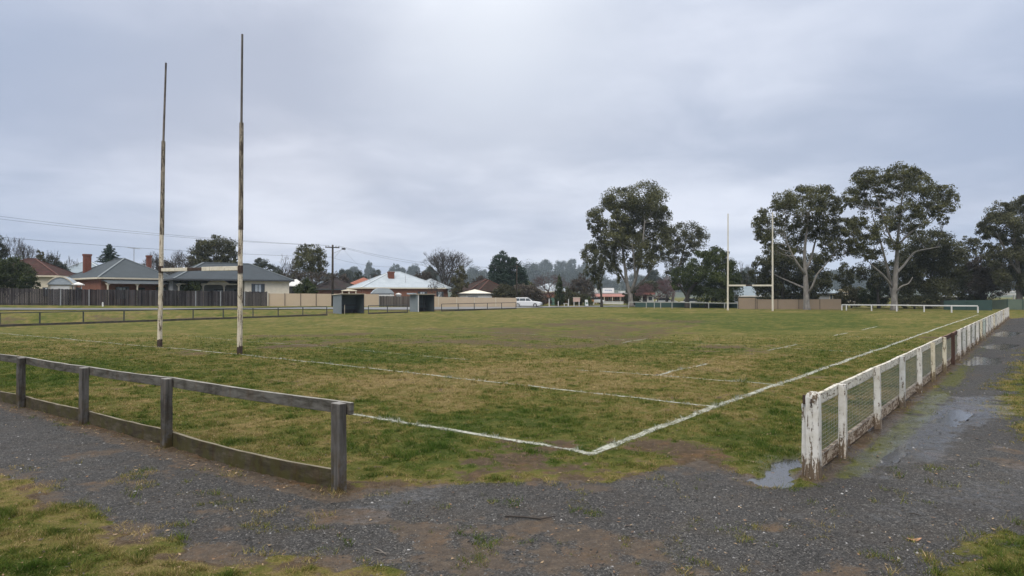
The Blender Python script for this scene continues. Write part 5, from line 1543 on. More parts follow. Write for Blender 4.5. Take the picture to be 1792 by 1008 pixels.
MB().box(-.35, .35, 0, .3, 0, .5).build('base', M['white_paint'], root, world=False, bevel=.04)
MB().box(-.3, .3, .05, .25, .502, .95).build('top', M['orange'], root, world=False, bevel=.04)
# small white object at the palings
c = wpt(180, 76)
tag(MB().beam(c, c + Vector((0, 0, .42)), .14, .1, up=(0, 1, 0)).tube([c + Vector((0, 0, .40)), c + Vector((0, 0, .5))], [.07, .03], 6).build('marker_peg', M['white_paint']), 'short white peg in the grass before the grey palings', 'peg')
# ------------------------------------------------------------------ trees
def leaf_mesh(name, parent, blobs, mat, size, cover=2.2, sub=14, spread=.30, droop=.5, flat=-.6, el=.5, tb=0.0, clipz=None):
    """blobs: (x, y, z, rx, ry, rz) world. clumps of leaf-sized quads spread through the crown volume"""
    Ps, Ts, Ss = [], [], []
    size = size * .74
    for (x, y, z, rx, ry, rz) in blobs:
        area = math.pi * rx * rz
        N = int(2.25 * cover * area / (size * size * el * .6)) + 8
        K = max(5, int(sub * (0.8 + 0.35 * min(rx, rz))))
        d = RNG.normal(0, 1, (K * 3, 3)); d /= np.linalg.norm(d, axis=1)[:, None]
        d = d[d[:, 2] > flat][:K]
        K = len(d)
        rad = RNG.uniform(.45, 1.0, K) ** .6
        cc = d * rad[:, None]
        ctint = RNG.normal(0, .19, K)
        csz = RNG.uniform(.5, 1.35, K)
        k = RNG.integers(0, K, N)
        off = RNG.normal(0, 1, (N, 3))
        off /= (np.linalg.norm(off, axis=1)[:, None] + 1e-6)
        off *= (RNG.uniform(0, 1, N) ** .5)[:, None] * spread * 1.45
        p = cc[k] + off * csz[k][:, None] * np.array([1.15, 1.15, .8])
        Ps.append(p * np.array([rx, ry, rz]) + np.array([x, y, z]))
        Ts.append(np.clip(.48 + tb + ctint[k] + RNG.normal(0, .17, N), 0, 1))
        Ss.append(size * RNG.uniform(.6, 1.35, N))
    p = np.concatenate(Ps); t_ = np.concatenate(Ts); s = np.concatenate(Ss)
    if clipz is not None:
        kk = p[:, 2] > clipz; p, t_, s = p[kk], t_[kk], s[kk]
    n = len(p)
    a = RNG.normal(0, 1, (n, 3)); a[:, 2] -= droop * 1.6; a /= np.linalg.norm(a, axis=1)[:, None]
    b = RNG.normal(0, 1, (n, 3)); b -= a * (a * b).sum(1)[:, None]; b /= np.linalg.norm(b, axis=1)[:, None]
    a *= s[:, None] * .5; b *= (s * el * .5)[:, None]
    V = np.stack([p - a, p + b, p + a, p - b], 1)
    return V, t_
def leaf_obj(name, parent, V, t_, mat):
    root = parent
    inv = np.array(ROOTM[root.name].inverted())
    v = V.reshape(-1, 3) @ inv[:3, :3].T + inv[:3, 3]
    o = np_mesh(name, v, np.arange(len(v)).reshape(-1, 4), mat, 4)
    face_tint(o, t_)
    o.parent = parent
    return o
def curve(a, b, sagv, n=5):
    a, b, m = Vector(a), Vector(b), Vector(sagv)
    return [a.lerp(b, i / n) + m * (4 * (i / n) * (1 - i / n)) for i in range(n + 1)]
def px_blobs(bl, Y, dspread=.5, rnd=None):
    out = []
    xs = [q[0] for q in bl]; cx = (min(xs) + max(xs)) / 2; hw = max(8, (max(xs) - min(xs)) / 2)
    for q in bl:
        px, py, rx, ry = q[:4]
        k = max(0, 1 - ((px - cx) / (hw * 1.05)) ** 2) ** .5
        dy = (q[4] if len(q) > 4 else random.uniform(-1, 1)) * k * hw * dspread / F * Y
        c = P(px, py, Y + dy); s = (Y + dy) / F
        out.append((c.x, c.y, c.z, rx * .98 * s, (rx * .6 + ry * .6) * s, ry * 1.48 * s))
    return out
def gum(name, label, Y, foot, bl, limbs, r0, mat, bark, size=.34, cover=2.0, sub=15, group=None, droop=.6, dspread=.55, tb=0., cat='tree', spread=.30, twigs=True, flat=-.62):
    """foot px; limbs: list of (pixel polyline, r_start, r_end)"""
    base = wpt(foot[0], Y)
    root = thing(name, label, cat, base, 0, group)
    B = px_blobs(bl, Y, dspread)
    mb = MB(); nodes = []
    for pts, ra, rb in limbs:
        W = []
        for i, q in enumerate(pts):
            dy = q[2] if len(q) > 2 else 0
            W.append(P(q[0], q[1], Y + dy))
        if pts[0][1] >= foot[1] - 1:
            W[0] = base + Vector((W[0].x - base.x, 0, -.3))
        # smooth
        D = []
        for i in range(len(W) - 1):
            for k in range(3): 
                t_ = k / 3
                p0, p1, p2, p3 = W[max(i - 1, 0)], W[i], W[i + 1], W[min(i + 2, len(W) - 1)]
                D.append(0.5 * ((2 * p1) + (p2 - p0) * t_ + (2 * p0 - 5 * p1 + 4 * p2 - p3) * t_ ** 2 + (3 * p1 - p0 - 3 * p2 + p3) * t_ ** 3))
        D.append(W[-1])
        rr = [ra + (rb - ra) * i / (len(D) - 1) for i in range(len(D))]
        if pts[0][1] >= foot[1] - 1: rr[0] *= 1.45; rr[1] *= 1.15
        mb.tube(D, rr, 8)
        nodes += [(d, r) for d, r in zip(D, rr)][2:]
    for (x, y, z, rx, ry, rz) in B:
        c = Vector((x, y, z))
        best = None
        for d, r in nodes:
            if d.z > c.z + rz * .5: continue
            s = (c - d).length + max(0, d.z - c.z + 1.0) * 1.5
            if best is None or s < best[0]: best = (s, d, r)
        if best is None: continue
        _, d, r = best
        rs = min(r * .6, .035 + .012 * (c - d).length)
        cv = curve(d, c, (random.uniform(-.3, .3), random.uniform(-.3, .3), -.08 * (c - d).length), 5)
        mb.tube(cv, [rs + (.03 - rs) * i / 5 for i in range(6)], 5, cap=False)
        if twigs:
            for _ in range(5):
                a = random.uniform(0, 6.28)
                e = c + Vector((math.cos(a) * rx * .75, math.sin(a) * ry * .75, random.uniform(-.1, .75) * rz))
                s0 = cv[random.choice((3, 4))]
                mb.tube(curve(s0, e, (0, 0, .1), 3), [.035, .028, .02, .01], 4, cap=False)
    if mb.v: mb.build('trunk', bark, root, smooth=True)
    V, t_ = leaf_mesh('crown', root, B, mat, size, cover, sub, spread, droop, tb=tb, flat=flat)
    leaf_obj('crown', root, V, t_, mat)
    return root

def bare_tree(name, label, Y, foot, top, halfw, bark, seed, depth=6, r0=.22, forks=(2, 3), angle=.5, group=None, trunk_frac=.22, buds=None, up=.25, lean=0.0, first=None):
    rs = random.Random(seed)
    base = wpt(foot[0], Y)
    root = thing(name, label, 'tree', base, 0, group)
    segs = []
    def grow(p, d, l, r, k):
        n = 3
        pts = [p]
        for i in range(n):
            d = (d + Vector((rs.gauss(0, .10), rs.gauss(0, .10), up * .18))).normalized()
            p = p + d * (l / n); pts.append(p)
        segs.append((pts, r, r * .68))
        if k <= 0: return
        m = first if (first and k == depth) else rs.choice(forks)
        a0 = rs.uniform(0, 6.28)
        for j in range(m):
            a = a0 + j * 6.283 / m + rs.uniform(-.4, .4)
            ax = d.orthogonal().normalized(); ay = d.cross(ax)
            th = angle * rs.uniform(.55, 1.3)
            nd = (d * math.cos(th) + (ax * math.cos(a) + ay * math.sin(a)) * math.sin(th)).normalized()
            grow(p, nd, l * rs.uniform(.66, .9), r * .66, k - 1)
        if rs.random() < .5 and k > 1:
            q = pts[1]; a = rs.uniform(0, 6.28); ax = d.orthogonal().normalized(); ay = d.cross(ax)
            nd = (d * .6 + (ax * math.cos(a) + ay * math.sin(a)) * .8).normalized()
            grow(q, nd, l * .6, r * .5, k - 2)
    best = None
    for trial in range(24):
        rs = random.Random(seed * 100 + trial); segs.clear()
        grow(Vector((0, 0, 0)), Vector((lean, 0, 1)).normalized(), 1.0 * trunk_frac / .22, 1.0, depth)
        tx = [s[0][-1].x for s in segs if s[1] < .3]; tz = [s[0][-1].z for s in segs if s[1] < .3]
        mm = max(abs(v) for v in tx); q = [0] * 6
        for v, w in zip(tx, tz): q[min(5, int((v / mm + 1) * 3))] += 1
        sc_ = abs(sum(tx) / len(tx)) / mm * 2 - min(q[1:5]) / len(tx) * 6 - min(q[0], q[5]) / len(tx) * 8
        if best is None or sc_ < best[0]: best = (sc_, list(segs))
    segs = best[1]
    mz = max(q.z for s in segs for q in s[0]); mx = sorted(max(abs(q.x), abs(q.y)) for s in segs for q in s[0])[int(.93 * sum(len(s[0]) for s in segs))]
    ht = P(0, top, Y).z - base.z; hw = halfw / F * Y
    sx, sz = hw / mx, ht / mz
    mb = MB()
    for pts, ra, rb in segs:
        W = [base + Vector((q.x * sx, q.y * sx, q.z * sz)) for q in pts]
        if pts[0].length < 1e-6: W[0].z -= .3
        mb.tube(W, [max(.013, r0 * (ra + (rb - ra) * i / 3)) for i in range(4)], 5 if ra > .3 else 3, cap=False)
    mb.build('trunk', bark, root, smooth=True)
    if buds:
        mat, cover, size = buds
        tips = [base + Vector((s[0][-1].x * sx, s[0][-1].y * sx, s[0][-1].z * sz)) for s in segs if s[1] < .2]
        B = [(q.x, q.y, q.z, .55, .55, .5) for q in tips]
        V, t_ = leaf_mesh('crown', root, B, mat, size, cover, 4, .5, 0.2, flat=-1)
        leaf_obj('crown', root, V, t_, mat)
    return root

def bush(name, label, Y, foot, bl, mat, size=.22, cover=3.0, cat='bush', sub=26, spread=.28, group=None, stem=True, bark=None, flat=-.7, dspread=.5, el=.6, tb=0.):
    base = wpt(foot[0], Y)
    root = thing(name, label, cat, base, 0, group)
    B = px_blobs(bl, Y, dspread)
    V, t_ = leaf_mesh('crown', root, B, mat, size, cover, sub, spread, .1, flat=flat, el=el, clipz=base.z - .1, tb=tb)
    leaf_obj('crown', root, V, t_, mat)
    if stem:
        mb = MB()
        zm = sum(b[2] for b in B) / len(B)
        mb.tube([base + Vector((0, 0, -.2)), base + Vector((.05, .03, max(.4, (zm - base.z) * .6))), Vector((base.x, base.y, max(base.z + .6, zm)))], [.16, .12, .05], 7)
        for b in B[:10]:
            mb.tube(curve(base + Vector((0, 0, .3)), (b[0], b[1], b[2]), (0, 0, .2), 4), [.08, .07, .05, .04, .02], 4, cap=False)
        mb.build('trunk', bark or M['bark_dark'], root, smooth=True)
    return root

# --- big gum trees on the right
gum('gum_tree', 'big pale-trunked gum tree left of the far goalposts, forking low', 114, (1104, 534),
    [(1085, 352, 28, 18), (1125, 346, 30, 17), (1148, 362, 22, 18), (1160, 378, 14, 12), (1066, 362, 16, 14), (1042, 380, 16, 12), (1050, 392, 14, 8), (1035, 396, 8, 7),
     (1085, 392, 20, 14), (1112, 402, 26, 18), (1140, 390, 24, 13), (1080, 378, 12, 8), (1156, 402, 14, 10), (1096, 424, 24, 16), (1070, 418, 16, 14), (1050, 432, 18, 16), (1034, 446, 14, 15),
     (1120, 436, 20, 18), (1148, 424, 18, 15), (1165, 430, 12, 16), (1082, 446, 16, 20), (1060, 456, 14, 16), (1130, 458, 18, 14), (1076, 478, 10, 18), (1110, 462, 14, 12), (1086, 408, 26, 16), (1132, 372, 26, 12), (1104, 366, 26, 12), (1146, 446, 16, 13), (1050, 408, 14, 10), (1112, 384, 24, 12)],
    [([(1104, 534), (1103, 516), (1098, 500), (1094, 470), (1090, 440), (1086, 400, 1)], .46, .10), ([(1104, 512), (1112, 490, -1), (1118, 462, -1.5), (1124, 430, -2), (1128, 390, -2)], .34, .08),
     ([(1105, 508), (1120, 496), (1132, 484), (1144, 464, 1), (1158, 446, 2)], .24, .06), ([(1099, 500), (1086, 478, 1), (1070, 455, 2), (1056, 440, 2)], .22, .06), ([(1112, 488, -1), (1110, 460, -2), (1106, 425, -2.5)], .22, .07)],
    .5, M['leaf_euc'], M['bark_white'], size=.36, cover=2.1)
gum('gum_tree', 'thin gum tree with an open crown just right of the big forking gum', 124, (1176, 531),
    [(1184, 404, 20, 13), (1212, 408, 18, 14), (1226, 420, 14, 14), (1200, 424, 16, 11), (1178, 432, 12, 14), (1194, 444, 16, 12), (1216, 436, 12, 10), (1186, 458, 14, 9), (1172, 418, 14, 12), (1180, 474, 16, 10), (1168, 452, 10, 14)],
    [([(1176, 531), (1180, 500), (1188, 470), (1196, 440), (1202, 415)], .28, .07), ([(1184, 480), (1200, 455, 1), (1214, 430, 1)], .14, .05)],
    .3, M['leaf_euc2'], M['bark_white'], size=.34, cover=1.5)
gum('leaning_tree', 'dark slender leaning tree in front of the shop', 110, (1053, 536),
    [(1042, 462, 12, 14), (1034, 474, 11, 13), (1050, 482, 9, 11), (1058, 468, 10, 12), (1040, 490, 8, 8), (1049, 500, 6, 8)],
    [([(1053, 536), (1052, 515), (1047, 492), (1040, 470)], .22, .08), ([(1049, 500), (1054, 484), (1058, 468)], .12, .05)],
    .2, M['leaf_dark'], M['bark_dark'], size=.3, cover=1.5)
gum('gum_tree', 'gum tree with pale straight trunk right behind the right-hand far goalpost', 91, (1412, 542),
    [(1372, 352, 20, 13), (1400, 345, 26, 14), (1430, 345, 26, 13), (1455, 356, 16, 13), (1466, 368, 9, 9), (1360, 366, 12, 9), (1340, 384, 18, 13), (1334, 398, 14, 12), (1330, 414, 8, 10), (1385, 368, 20, 12), (1418, 366, 28, 13),
     (1446, 374, 18, 12), (1368, 388, 14, 9), (1362, 404, 20, 13), (1348, 424, 16, 12), (1400, 408, 20, 14), (1424, 396, 22, 11), (1452, 398, 18, 12), (1474, 392, 14, 9), (1436, 414, 18, 11), (1466, 412, 20, 13), (1486, 400, 14, 10),
     (1478, 428, 14, 12), (1450, 430, 16, 10), (1390, 428, 18, 12), (1370, 440, 18, 12), (1350, 438, 13, 9), (1456, 446, 16, 9), (1440, 454, 15, 10), (1490, 440, 9, 9), (1408, 386, 18, 10)],
    [([(1412, 542), (1411, 520), (1410, 490), (1409, 470), (1408, 440), (1412, 405), (1416, 370)], .46, .08), ([(1410, 482), (1396, 462, -1), (1384, 440, -1), (1372, 410, -1)], .2, .06), ([(1409, 475), (1420, 450, 1), (1426, 425, 1), (1436, 390, 1)], .2, .06),
     ([(1412, 506), (1398, 500, 1), (1380, 492, 2), (1362, 484, 3), (1345, 474, 3)], .15, .06), ([(1413, 515), (1422, 500, -1), (1430, 480, -1), (1444, 464, -1), (1462, 440, -1)], .17, .05)],
    .5, M['leaf_euc'], M['bark_white'], size=.31, cover=1.9)
gum('gum_tree', 'tallest gum tree with pale trunk and wide spreading crown behind the white rail', 87, (1565, 544.5),
    [(1515, 312, 22, 12), (1540, 308, 20, 12), (1580, 304, 24, 11), (1604, 312, 20, 12), (1500, 328, 16, 13), (1490, 346, 14, 12), (1484, 356, 9, 8), (1530, 326, 24, 12), (1570, 322, 26, 12), (1610, 328, 22, 13), (1634, 340, 18, 14), (1652, 336, 14, 10),
     (1664, 354, 13, 12), (1655, 366, 13, 8), (1650, 388, 9, 7), (1508, 350, 16, 9), (1526, 364, 20, 11), (1556, 380, 22, 13), (1590, 362, 22, 9), (1616, 370, 20, 11), (1634, 360, 14, 9), (1604, 386, 18, 11), (1576, 400, 20, 11), (1544, 396, 18, 10),
     (1506, 392, 18, 11), (1490, 402, 14, 11), (1520, 412, 16, 11), (1600, 404, 16, 9), (1540, 418, 16, 9), (1510, 440, 18, 11), (1530, 448, 18, 10), (1500, 424, 14, 10), (1640, 376, 11, 7), (1592, 338, 20, 10), (1552, 344, 20, 8), (1565, 430, 14, 9)],
    [([(1565, 544.5), (1565, 520), (1566, 495), (1568, 470), (1570, 440), (1572, 410), (1576, 370), (1580, 335)], .44, .07), ([(1563, 520), (1559, 500, 1), (1555, 480, 1), (1548, 450, 1), (1540, 420, 1), (1528, 380, 1)], .27, .06),
     ([(1561, 502), (1546, 482, -1), (1530, 468, -1), (1522, 460, -1)], .17, .06), ([(1568, 478), (1582, 464, 1), (1600, 442, 2), (1622, 436, 2), (1644, 432, 3)], .18, .05), ([(1567, 516), (1576, 502, -1), (1590, 496, -1), (1597, 485, -1)], .14, .04), ([(1571, 430), (1590, 410, 1), (1616, 390, 2), (1640, 370, 2)], .15, .05), ([(1570, 440), (1552, 400, -1), (1536, 350, -1), (1524, 330, -1)], .16, .05)],
    .5, M['leaf_euc'], M['bark_white'], size=.30, cover=1.95)
gum('gum_tree', 'large dark gum tree at the right edge of the photo', 92, (1783, 543),
    [(1750, 372, 22, 13), (1780, 366, 22, 12), (1800, 358, 22, 12), (1735, 390, 18, 14), (1724, 404, 12, 12), (1760, 394, 22, 14), (1790, 392, 22, 16), (1740, 412, 18, 10), (1768, 420, 20, 13), (1800, 420, 24, 16), (1776, 446, 20, 13), (1748, 440, 14, 9),
     (1805, 450, 20, 16), (1760, 466, 22, 15), (1788, 476, 22, 16), (1738, 456, 13, 12), (1775, 498, 20, 13), (1808, 500, 20, 20), (1750, 490, 16, 13), (1830, 400, 24, 22), (1840, 450, 24, 24), (1728, 440, 9, 10)],
    [([(1783, 543), (1784, 500), (1780, 460), (1776, 420), (1774, 390)], .42, .09), ([(1784, 500), (1796, 470, 1), (1804, 430, 1), (1806, 390, 1)], .24, .07), ([(1782, 480), (1766, 452, -1), (1750, 420, -1), (1738, 400, -1)], .18, .06)],
    .5, M['leaf_euc2'], M['bark_grey'], size=.32, cover=2.3)
gum('dense_tree', 'broad dark olive tree right behind the tallest gum tree', 100, (1626, 540),
    [(1612, 430, 24, 16), (1640, 426, 26, 16), (1662, 440, 20, 16), (1600, 452, 26, 18), (1634, 454, 28, 18), (1668, 462, 22, 18), (1590, 476, 24, 18), (1624, 482, 28, 18), (1660, 488, 26, 18), (1640, 508, 28, 16), (1606, 502, 24, 16), (1672, 508, 18, 14), (1686, 480, 12, 14), (1618, 522, 20, 9)],
    [([(1626, 540), (1626, 510), (1630, 480), (1634, 450)], .34, .1), ([(1626, 512), (1610, 488), (1600, 460)], .2, .07)], .4, M['leaf_dark'], M['bark_dark'], size=.34, cover=2.6, flat=-.8, tb=.12)
gum('dense_tree', 'very dark tree mass between the far goalposts and the pale straight gum trunk', 104, (1370, 539),
    [(1352, 458, 22, 14), (1382, 450, 24, 14), (1330, 476, 16, 18), (1360, 482, 24, 18), (1392, 476, 24, 18), (1344, 504, 20, 16), (1376, 508, 24, 16), (1404, 500, 22, 18), (1430, 478, 22, 16), (1440, 500, 18, 12), (1424, 460, 16, 12), (1412, 518, 18, 10), (1360, 522, 24, 10), (1332, 498, 10, 14)],
    [([(1370, 539), (1370, 500), (1374, 470)], .32, .1)], .4, M['leaf_dark'], M['bark_dark'], size=.34, cover=2.7, flat=-.8, group=None)
gum('dense_tree', 'round deep green tree just left of the far goalposts with a short dark trunk', 103, (1203, 538.5),
    [(1248, 452, 24, 13), (1226, 460, 20, 14), (1268, 462, 18, 14), (1212, 478, 20, 14), (1244, 476, 26, 18), (1276, 484, 16, 18), (1200, 494, 18, 12), (1228, 498, 22, 16), (1260, 502, 24, 18), (1286, 504, 10, 16), (1240, 518, 24, 13), (1270, 522, 18, 11), (1188, 484, 14, 11), (1182, 498, 10, 8), (1256, 444, 12, 7)],
    [([(1203, 538.5), (1203, 520), (1210, 505), (1224, 490), (1240, 470)], .42, .1), ([(1203, 522), (1195, 508), (1188, 495)], .2, .07), ([(1236, 538), (1240, 515), (1250, 490)], .25, .08)], .4, M['leaf_green'], M['bark_dark'], size=.32, cover=2.6, flat=-.85)
gum('dense_tree', 'dark shadowy tree left of the tallest gum trunk above the rail', 98, (1538, 540),
    [(1520, 470, 16, 11), (1540, 478, 16, 13), (1512, 484, 12, 10), (1552, 492, 15, 13), (1530, 496, 14, 9), (1580, 480, 14, 16), (1588, 504, 16, 14), (1498, 474, 9, 6), (1560, 470, 15, 10), (1590, 462, 14, 10), (1572, 512, 16, 11)],
    [([(1538, 540), (1536, 510), (1534, 485)], .22, .08)], .3, M['leaf_dark'], M['bark_dark'], size=.30, cover=2.0, tb=-.05)
gum('small_tree', 'small dark tree right of the grey walled house, tufted crown', 106, (1482, 538),
    [(1478, 476, 12, 10), (1488, 488, 12, 10), (1470, 490, 10, 8), (1484, 502, 10, 8)], [([(1482, 538), (1481, 510), (1480, 485)], .14, .05)], .2, M['leaf_dark'], M['bark_dark'], size=.28, cover=2.2)
gum('thin_tree', 'thin dark forked tree left of the brown grey tree', 104, (1698, 538),
    [(1690, 424, 14, 7), (1706, 430, 14, 8), (1684, 440, 12, 9), (1700, 446, 14, 8), (1690, 458, 12, 8), (1712, 424, 10, 6), (1684, 474, 10, 10), (1676, 490, 9, 10)],
    [([(1698, 538), (1697, 515), (1695, 498), (1690, 478), (1688, 445)], .24, .06), ([(1696, 500), (1704, 480), (1708, 450), (1708, 432)], .15, .05)], .2, M['leaf_euc2'], M['bark_dark'], size=.3, cover=1.3)
bush('brown_tree', 'brownish grey bushy tree above the sage green fence', 98, (1722, 540),
    [(1722, 466, 22, 14), (1742, 474, 18, 14), (1706, 478, 16, 14), (1730, 492, 24, 15), (1710, 500, 16, 12), (1748, 498, 16, 14), (1728, 514, 20, 10)], M['leaf_brown'], size=.26, cover=2.2, cat='tree', tb=-.1)
bush('hedge_bush', 'dark hedge bush behind the white rail beside the brown fence', 103, (1490, 538), [(1480, 516, 14, 10), (1498, 518, 14, 11), (1488, 528, 20, 8), (1470, 522, 8, 8)], M['leaf_olive'], size=.22, tb=-.2)
bush('round_bush', 'dark round bush with pale green top behind the white rail', 101, (1526, 538), [(1530, 502, 13, 9), (1520, 514, 16, 10), (1540, 516, 16, 12), (1528, 528, 22, 9)], M['leaf_green'], size=.22, tb=-.05)
bush('low_shrub', 'low dark shrub row behind the white rail right of the tallest gum trunk', 96, (1600, 541), [(1590, 528, 14, 9), (1612, 530, 14, 8), (1636, 528, 14, 9), (1576, 530, 8, 8)], M['leaf_dark'], size=.22)
bush('yellow_shrub', 'yellowish shrub on the dark green fence under the thin forked tree', 100, (1712, 540), [(1710, 520, 9, 6), (1700, 524, 9, 6), (1716, 528, 8, 6)], M['leaf_olive'], size=.2)
bare_tree('bare_tree', 'small bare tree above the far crossbar', 128, (1302, 534), 455, 14, M['twig'], 5, depth=5, r0=.12, angle=.32)
bare_tree('blossom_tree', 'small tree with pink blossom beside the white kiosk', 120, (1150, 534), 488, 30, M['twig_red'], 8, depth=5, r0=.13, angle=.55, buds=(M['leaf_pink'], .10, .14))
bush('blossom_bush', 'pink flowering bush right of the kiosk', 122, (1167, 533), [(1164, 508, 12, 8), (1174, 514, 8, 8), (1158, 516, 9, 7)], M['leaf_pink'], size=.2, cover=.8, tb=-.1)

# --- middle distance and left
gum('dense_tree', 'big dark round gum tree behind the cream house between the near goalposts', 122, (374, 520),
    [(374, 428, 20, 11), (356, 438, 16, 12), (392, 436, 18, 13), (346, 452, 14, 12), (374, 450, 24, 14), (402, 452, 12, 14), (356, 466, 20, 12), (390, 468, 18, 12), (408, 466, 7, 10), (340, 468, 8, 10)],
    [([(374, 520), (374, 480), (376, 450)], .4, .12)], .4, M['leaf_euc2'], M['bark_grey'], size=.38, cover=2.5, flat=-.7)
gum('gum_tree', 'gum tree with gaps in its crown behind the round bush, left of the power pole', 128, (548, 522),
    [(530, 438, 9, 8), (546, 440, 14, 8), (560, 446, 9, 10), (524, 450, 11, 8), (534, 460, 17, 13), (552, 458, 10, 8), (564, 462, 8, 9), (528, 476, 16, 12), (548, 478, 14, 12), (564, 480, 8, 10), (518, 486, 9, 8), (540, 450, 10, 7)],
    [([(548, 522), (546, 490), (542, 460), (548, 442)], .3, .07), ([(546, 490), (556, 470), (562, 450)], .16, .05)], .4, M['leaf_euc'], M['bark_grey'], size=.36, cover=2.0)
gum('round_tree', 'rounded dark tree just right of the near right goalpost', 140, (456, 522), [(456, 464, 12, 8), (448, 472, 9, 8), (464, 474, 9, 8), (456, 484, 14, 8)], [([(456, 522), (456, 480)], .25, .1)], .3, M['leaf_far'], M['bark_grey'], size=.42, cover=2.4, flat=-.8)
gum('round_tree', 'second rounded tree standing lower behind the slate roof', 146, (480, 522), [(476, 472, 9, 6), (486, 478, 9, 7), (480, 488, 15, 9), (492, 486, 7, 9)], [([(480, 522), (480, 480)], .25, .1)], .3, M['leaf_far'], M['bark_grey'], size=.42, cover=2.4, flat=-.8, tb=.1)
bare_tree('bare_tree', 'slim bare tree left of the open gum tree', 118, (504, 522), 444, 16, M['twig'], 21, depth=6, r0=.13, angle=.34)
bare_tree('bare_tree', 'wide bare tree above the white-roofed house', 118, (783, 522), 432, 36, M['twig'], 33, depth=7, r0=.24, angle=.40, forks=(2, 3), trunk_frac=.14, up=.30, first=6)
bare_tree('bare_tree', 'small leafless tree in front of the white-roofed brick house', 100, (764, 532), 488, 17, M['twig'], 34, depth=6, r0=.08, angle=.6)
bare_tree('bare_tree', 'dark bare tree just right of the near left goalpost', 116, (312, 515), 436, 24, M['bark_dark'], 41, depth=7, r0=.16, angle=.48)
bare_tree('bare_tree', 'dark bare tree just left of the near left goalpost', 118, (272, 515), 438, 20, M['bark_dark'], 43, depth=7, r0=.15, angle=.48)
bush('thicket', 'dark tangled thicket behind the roofs at the near left goalpost', 121, (300, 515), [(266, 466, 14, 9), (290, 470, 16, 10), (318, 468, 16, 12), (336, 476, 10, 10), (250, 474, 9, 8)], M['leaf_brown'], size=.32, cover=1.2, tb=-.3, sub=18, spread=.34)
bare_tree('bare_tree', 'bare spreading tree at the far left above the red tiled roof', 112, (32, 512), 411, 27, M['twig'], 52, depth=7, r0=.16, angle=.40, first=4)
bare_tree('bare_tree', 'slim grey bare tree between the red roof and the brick chimney', 125, (92, 512), 437, 14, M['twig'], 55, depth=6, r0=.12, angle=.36)
bare_tree('bare_tree', 'tiny bare tree behind the big brick chimney', 130, (126, 512), 447, 9, M['twig'], 57, depth=5, r0=.08, angle=.4)
gum('dense_tree', 'dark tree cut by the left edge of the photo', 116, (-8, 512), [(-6, 424, 12, 9), (-4, 438, 14, 10), (-10, 452, 18, 12), (2, 448, 8, 8)], [([(-8, 512), (-8, 460), (-6, 430)], .3, .1)], .3, M['leaf_far'], M['bark_dark'], size=.36, cover=2.2)
gum('cypress_tree', 'yellow green pointed tree behind the red tiled roof', 122, (70, 512), [(71, 447, 5, 6), (68, 456, 9, 7), (74, 460, 8, 7), (66, 467, 12, 8), (78, 470, 9, 8)], [([(70, 512), (70, 460)], .2, .06)], .2, M['leaf_olive'], M['bark_dark'], size=.32, cover=2.6, flat=-.8)
bush('bushy_tree', 'grey green bushy tree beside the pale blue roof', 126, (98, 512), [(92, 458, 9, 9), (86, 468, 10, 8), (104, 468, 12, 7), (112, 474, 9, 6), (96, 476, 14, 8)], M['leaf_far'], size=.32, cover=2.0, cat='tree')
# norfolk-like pine in tiers
bl = []
for k, (y, w) in enumerate(((431, 4), (436, 9), (441, 12), (446, 15), (451, 17), (456, 19))):
    bl += [(191 - w * .6, y + 1, max(2.5, w * .5), 2.2, random.uniform(-1, 1)), (191 + w * .6, y + 1, max(2.5, w * .5), 2.2, random.uniform(-1, 1)), (191, y, max(3, w * .45), 2.4, -.8), (191, y, max(3, w * .4), 2.4, .8)]
gum('tiered_pine', 'small dark tiered pine showing above the grey hipped roof', 112, (191, 512), bl, [([(191, 512), (191, 460), (191, 429)], .16, .03)], .2, M['leaf_pine'], M['bark_dark'], size=.26, cover=2.3, flat=-.9, twigs=False, dspread=.9)
gum('conifer_tree', 'dark blue green spreading conifer behind the brown tiled house', 126, (886, 525),
    [(880, 449, 7, 7), (872, 456, 11, 7), (888, 460, 12, 8), (902, 462, 9, 8), (866, 466, 10, 8), (880, 470, 16, 9), (900, 474, 14, 9), (862, 478, 9, 6), (912, 480, 9, 8), (876, 486, 18, 10), (898, 490, 18, 10), (864, 494, 12, 9), (916, 494, 9, 8), (888, 504, 22, 9)],
    [([(886, 525), (885, 490), (881, 450)], .35, .08)], .4, M['leaf_pine'], M['bark_dark'], size=.34, cover=2.7, flat=-.7, sub=20)
gum('small_tree', 'yellow olive tree at the end of the white-roofed brick house', 113, (804, 530), [(806, 478, 8, 9), (800, 488, 9, 9), (812, 492, 8, 10), (804, 502, 11, 9), (800, 514, 11, 8)], [([(804, 530), (804, 490)], .15, .06)], .2, M['leaf_olive'], M['bark_dark'], size=.26, cover=2.2, flat=-.8)
bush('spreading_bush', 'olive brown spreading bush right of the white-roofed garage', 110, (878, 530), [(884, 508, 14, 8), (872, 514, 12, 7), (896, 514, 14, 8), (884, 519, 20, 6)], M['leaf_olive'], size=.24, tb=-.25)
bush('spreading_bush', 'wide brown olive bush behind the parked car', 116, (925, 532), [(912, 510, 14, 8), (930, 512, 14, 8), (920, 520, 24, 8), (942, 520, 12, 7)], M['leaf_brown'], size=.26, tb=.05)
bush('round_tree', 'bright green round tree left of the plain white roof', 140, (926, 530), [(924, 500, 8, 6), (930, 504, 7, 5), (918, 505, 6, 5)], M['leaf_green'], size=.3, cat='tree', tb=.25)
bush('cone_tree', 'dark green cone-shaped cypress in front of the plain white roof', 121, (979, 533), [(979, 488, 2.5, 6), (979, 497, 4.5, 7), (979, 506, 6.5, 8), (979, 514, 8, 8), (979, 523, 9.5, 8), (979, 529, 8, 5)], M['leaf_green'], size=.22, cover=3.4, cat='tree', dspread=0, tb=-.12)
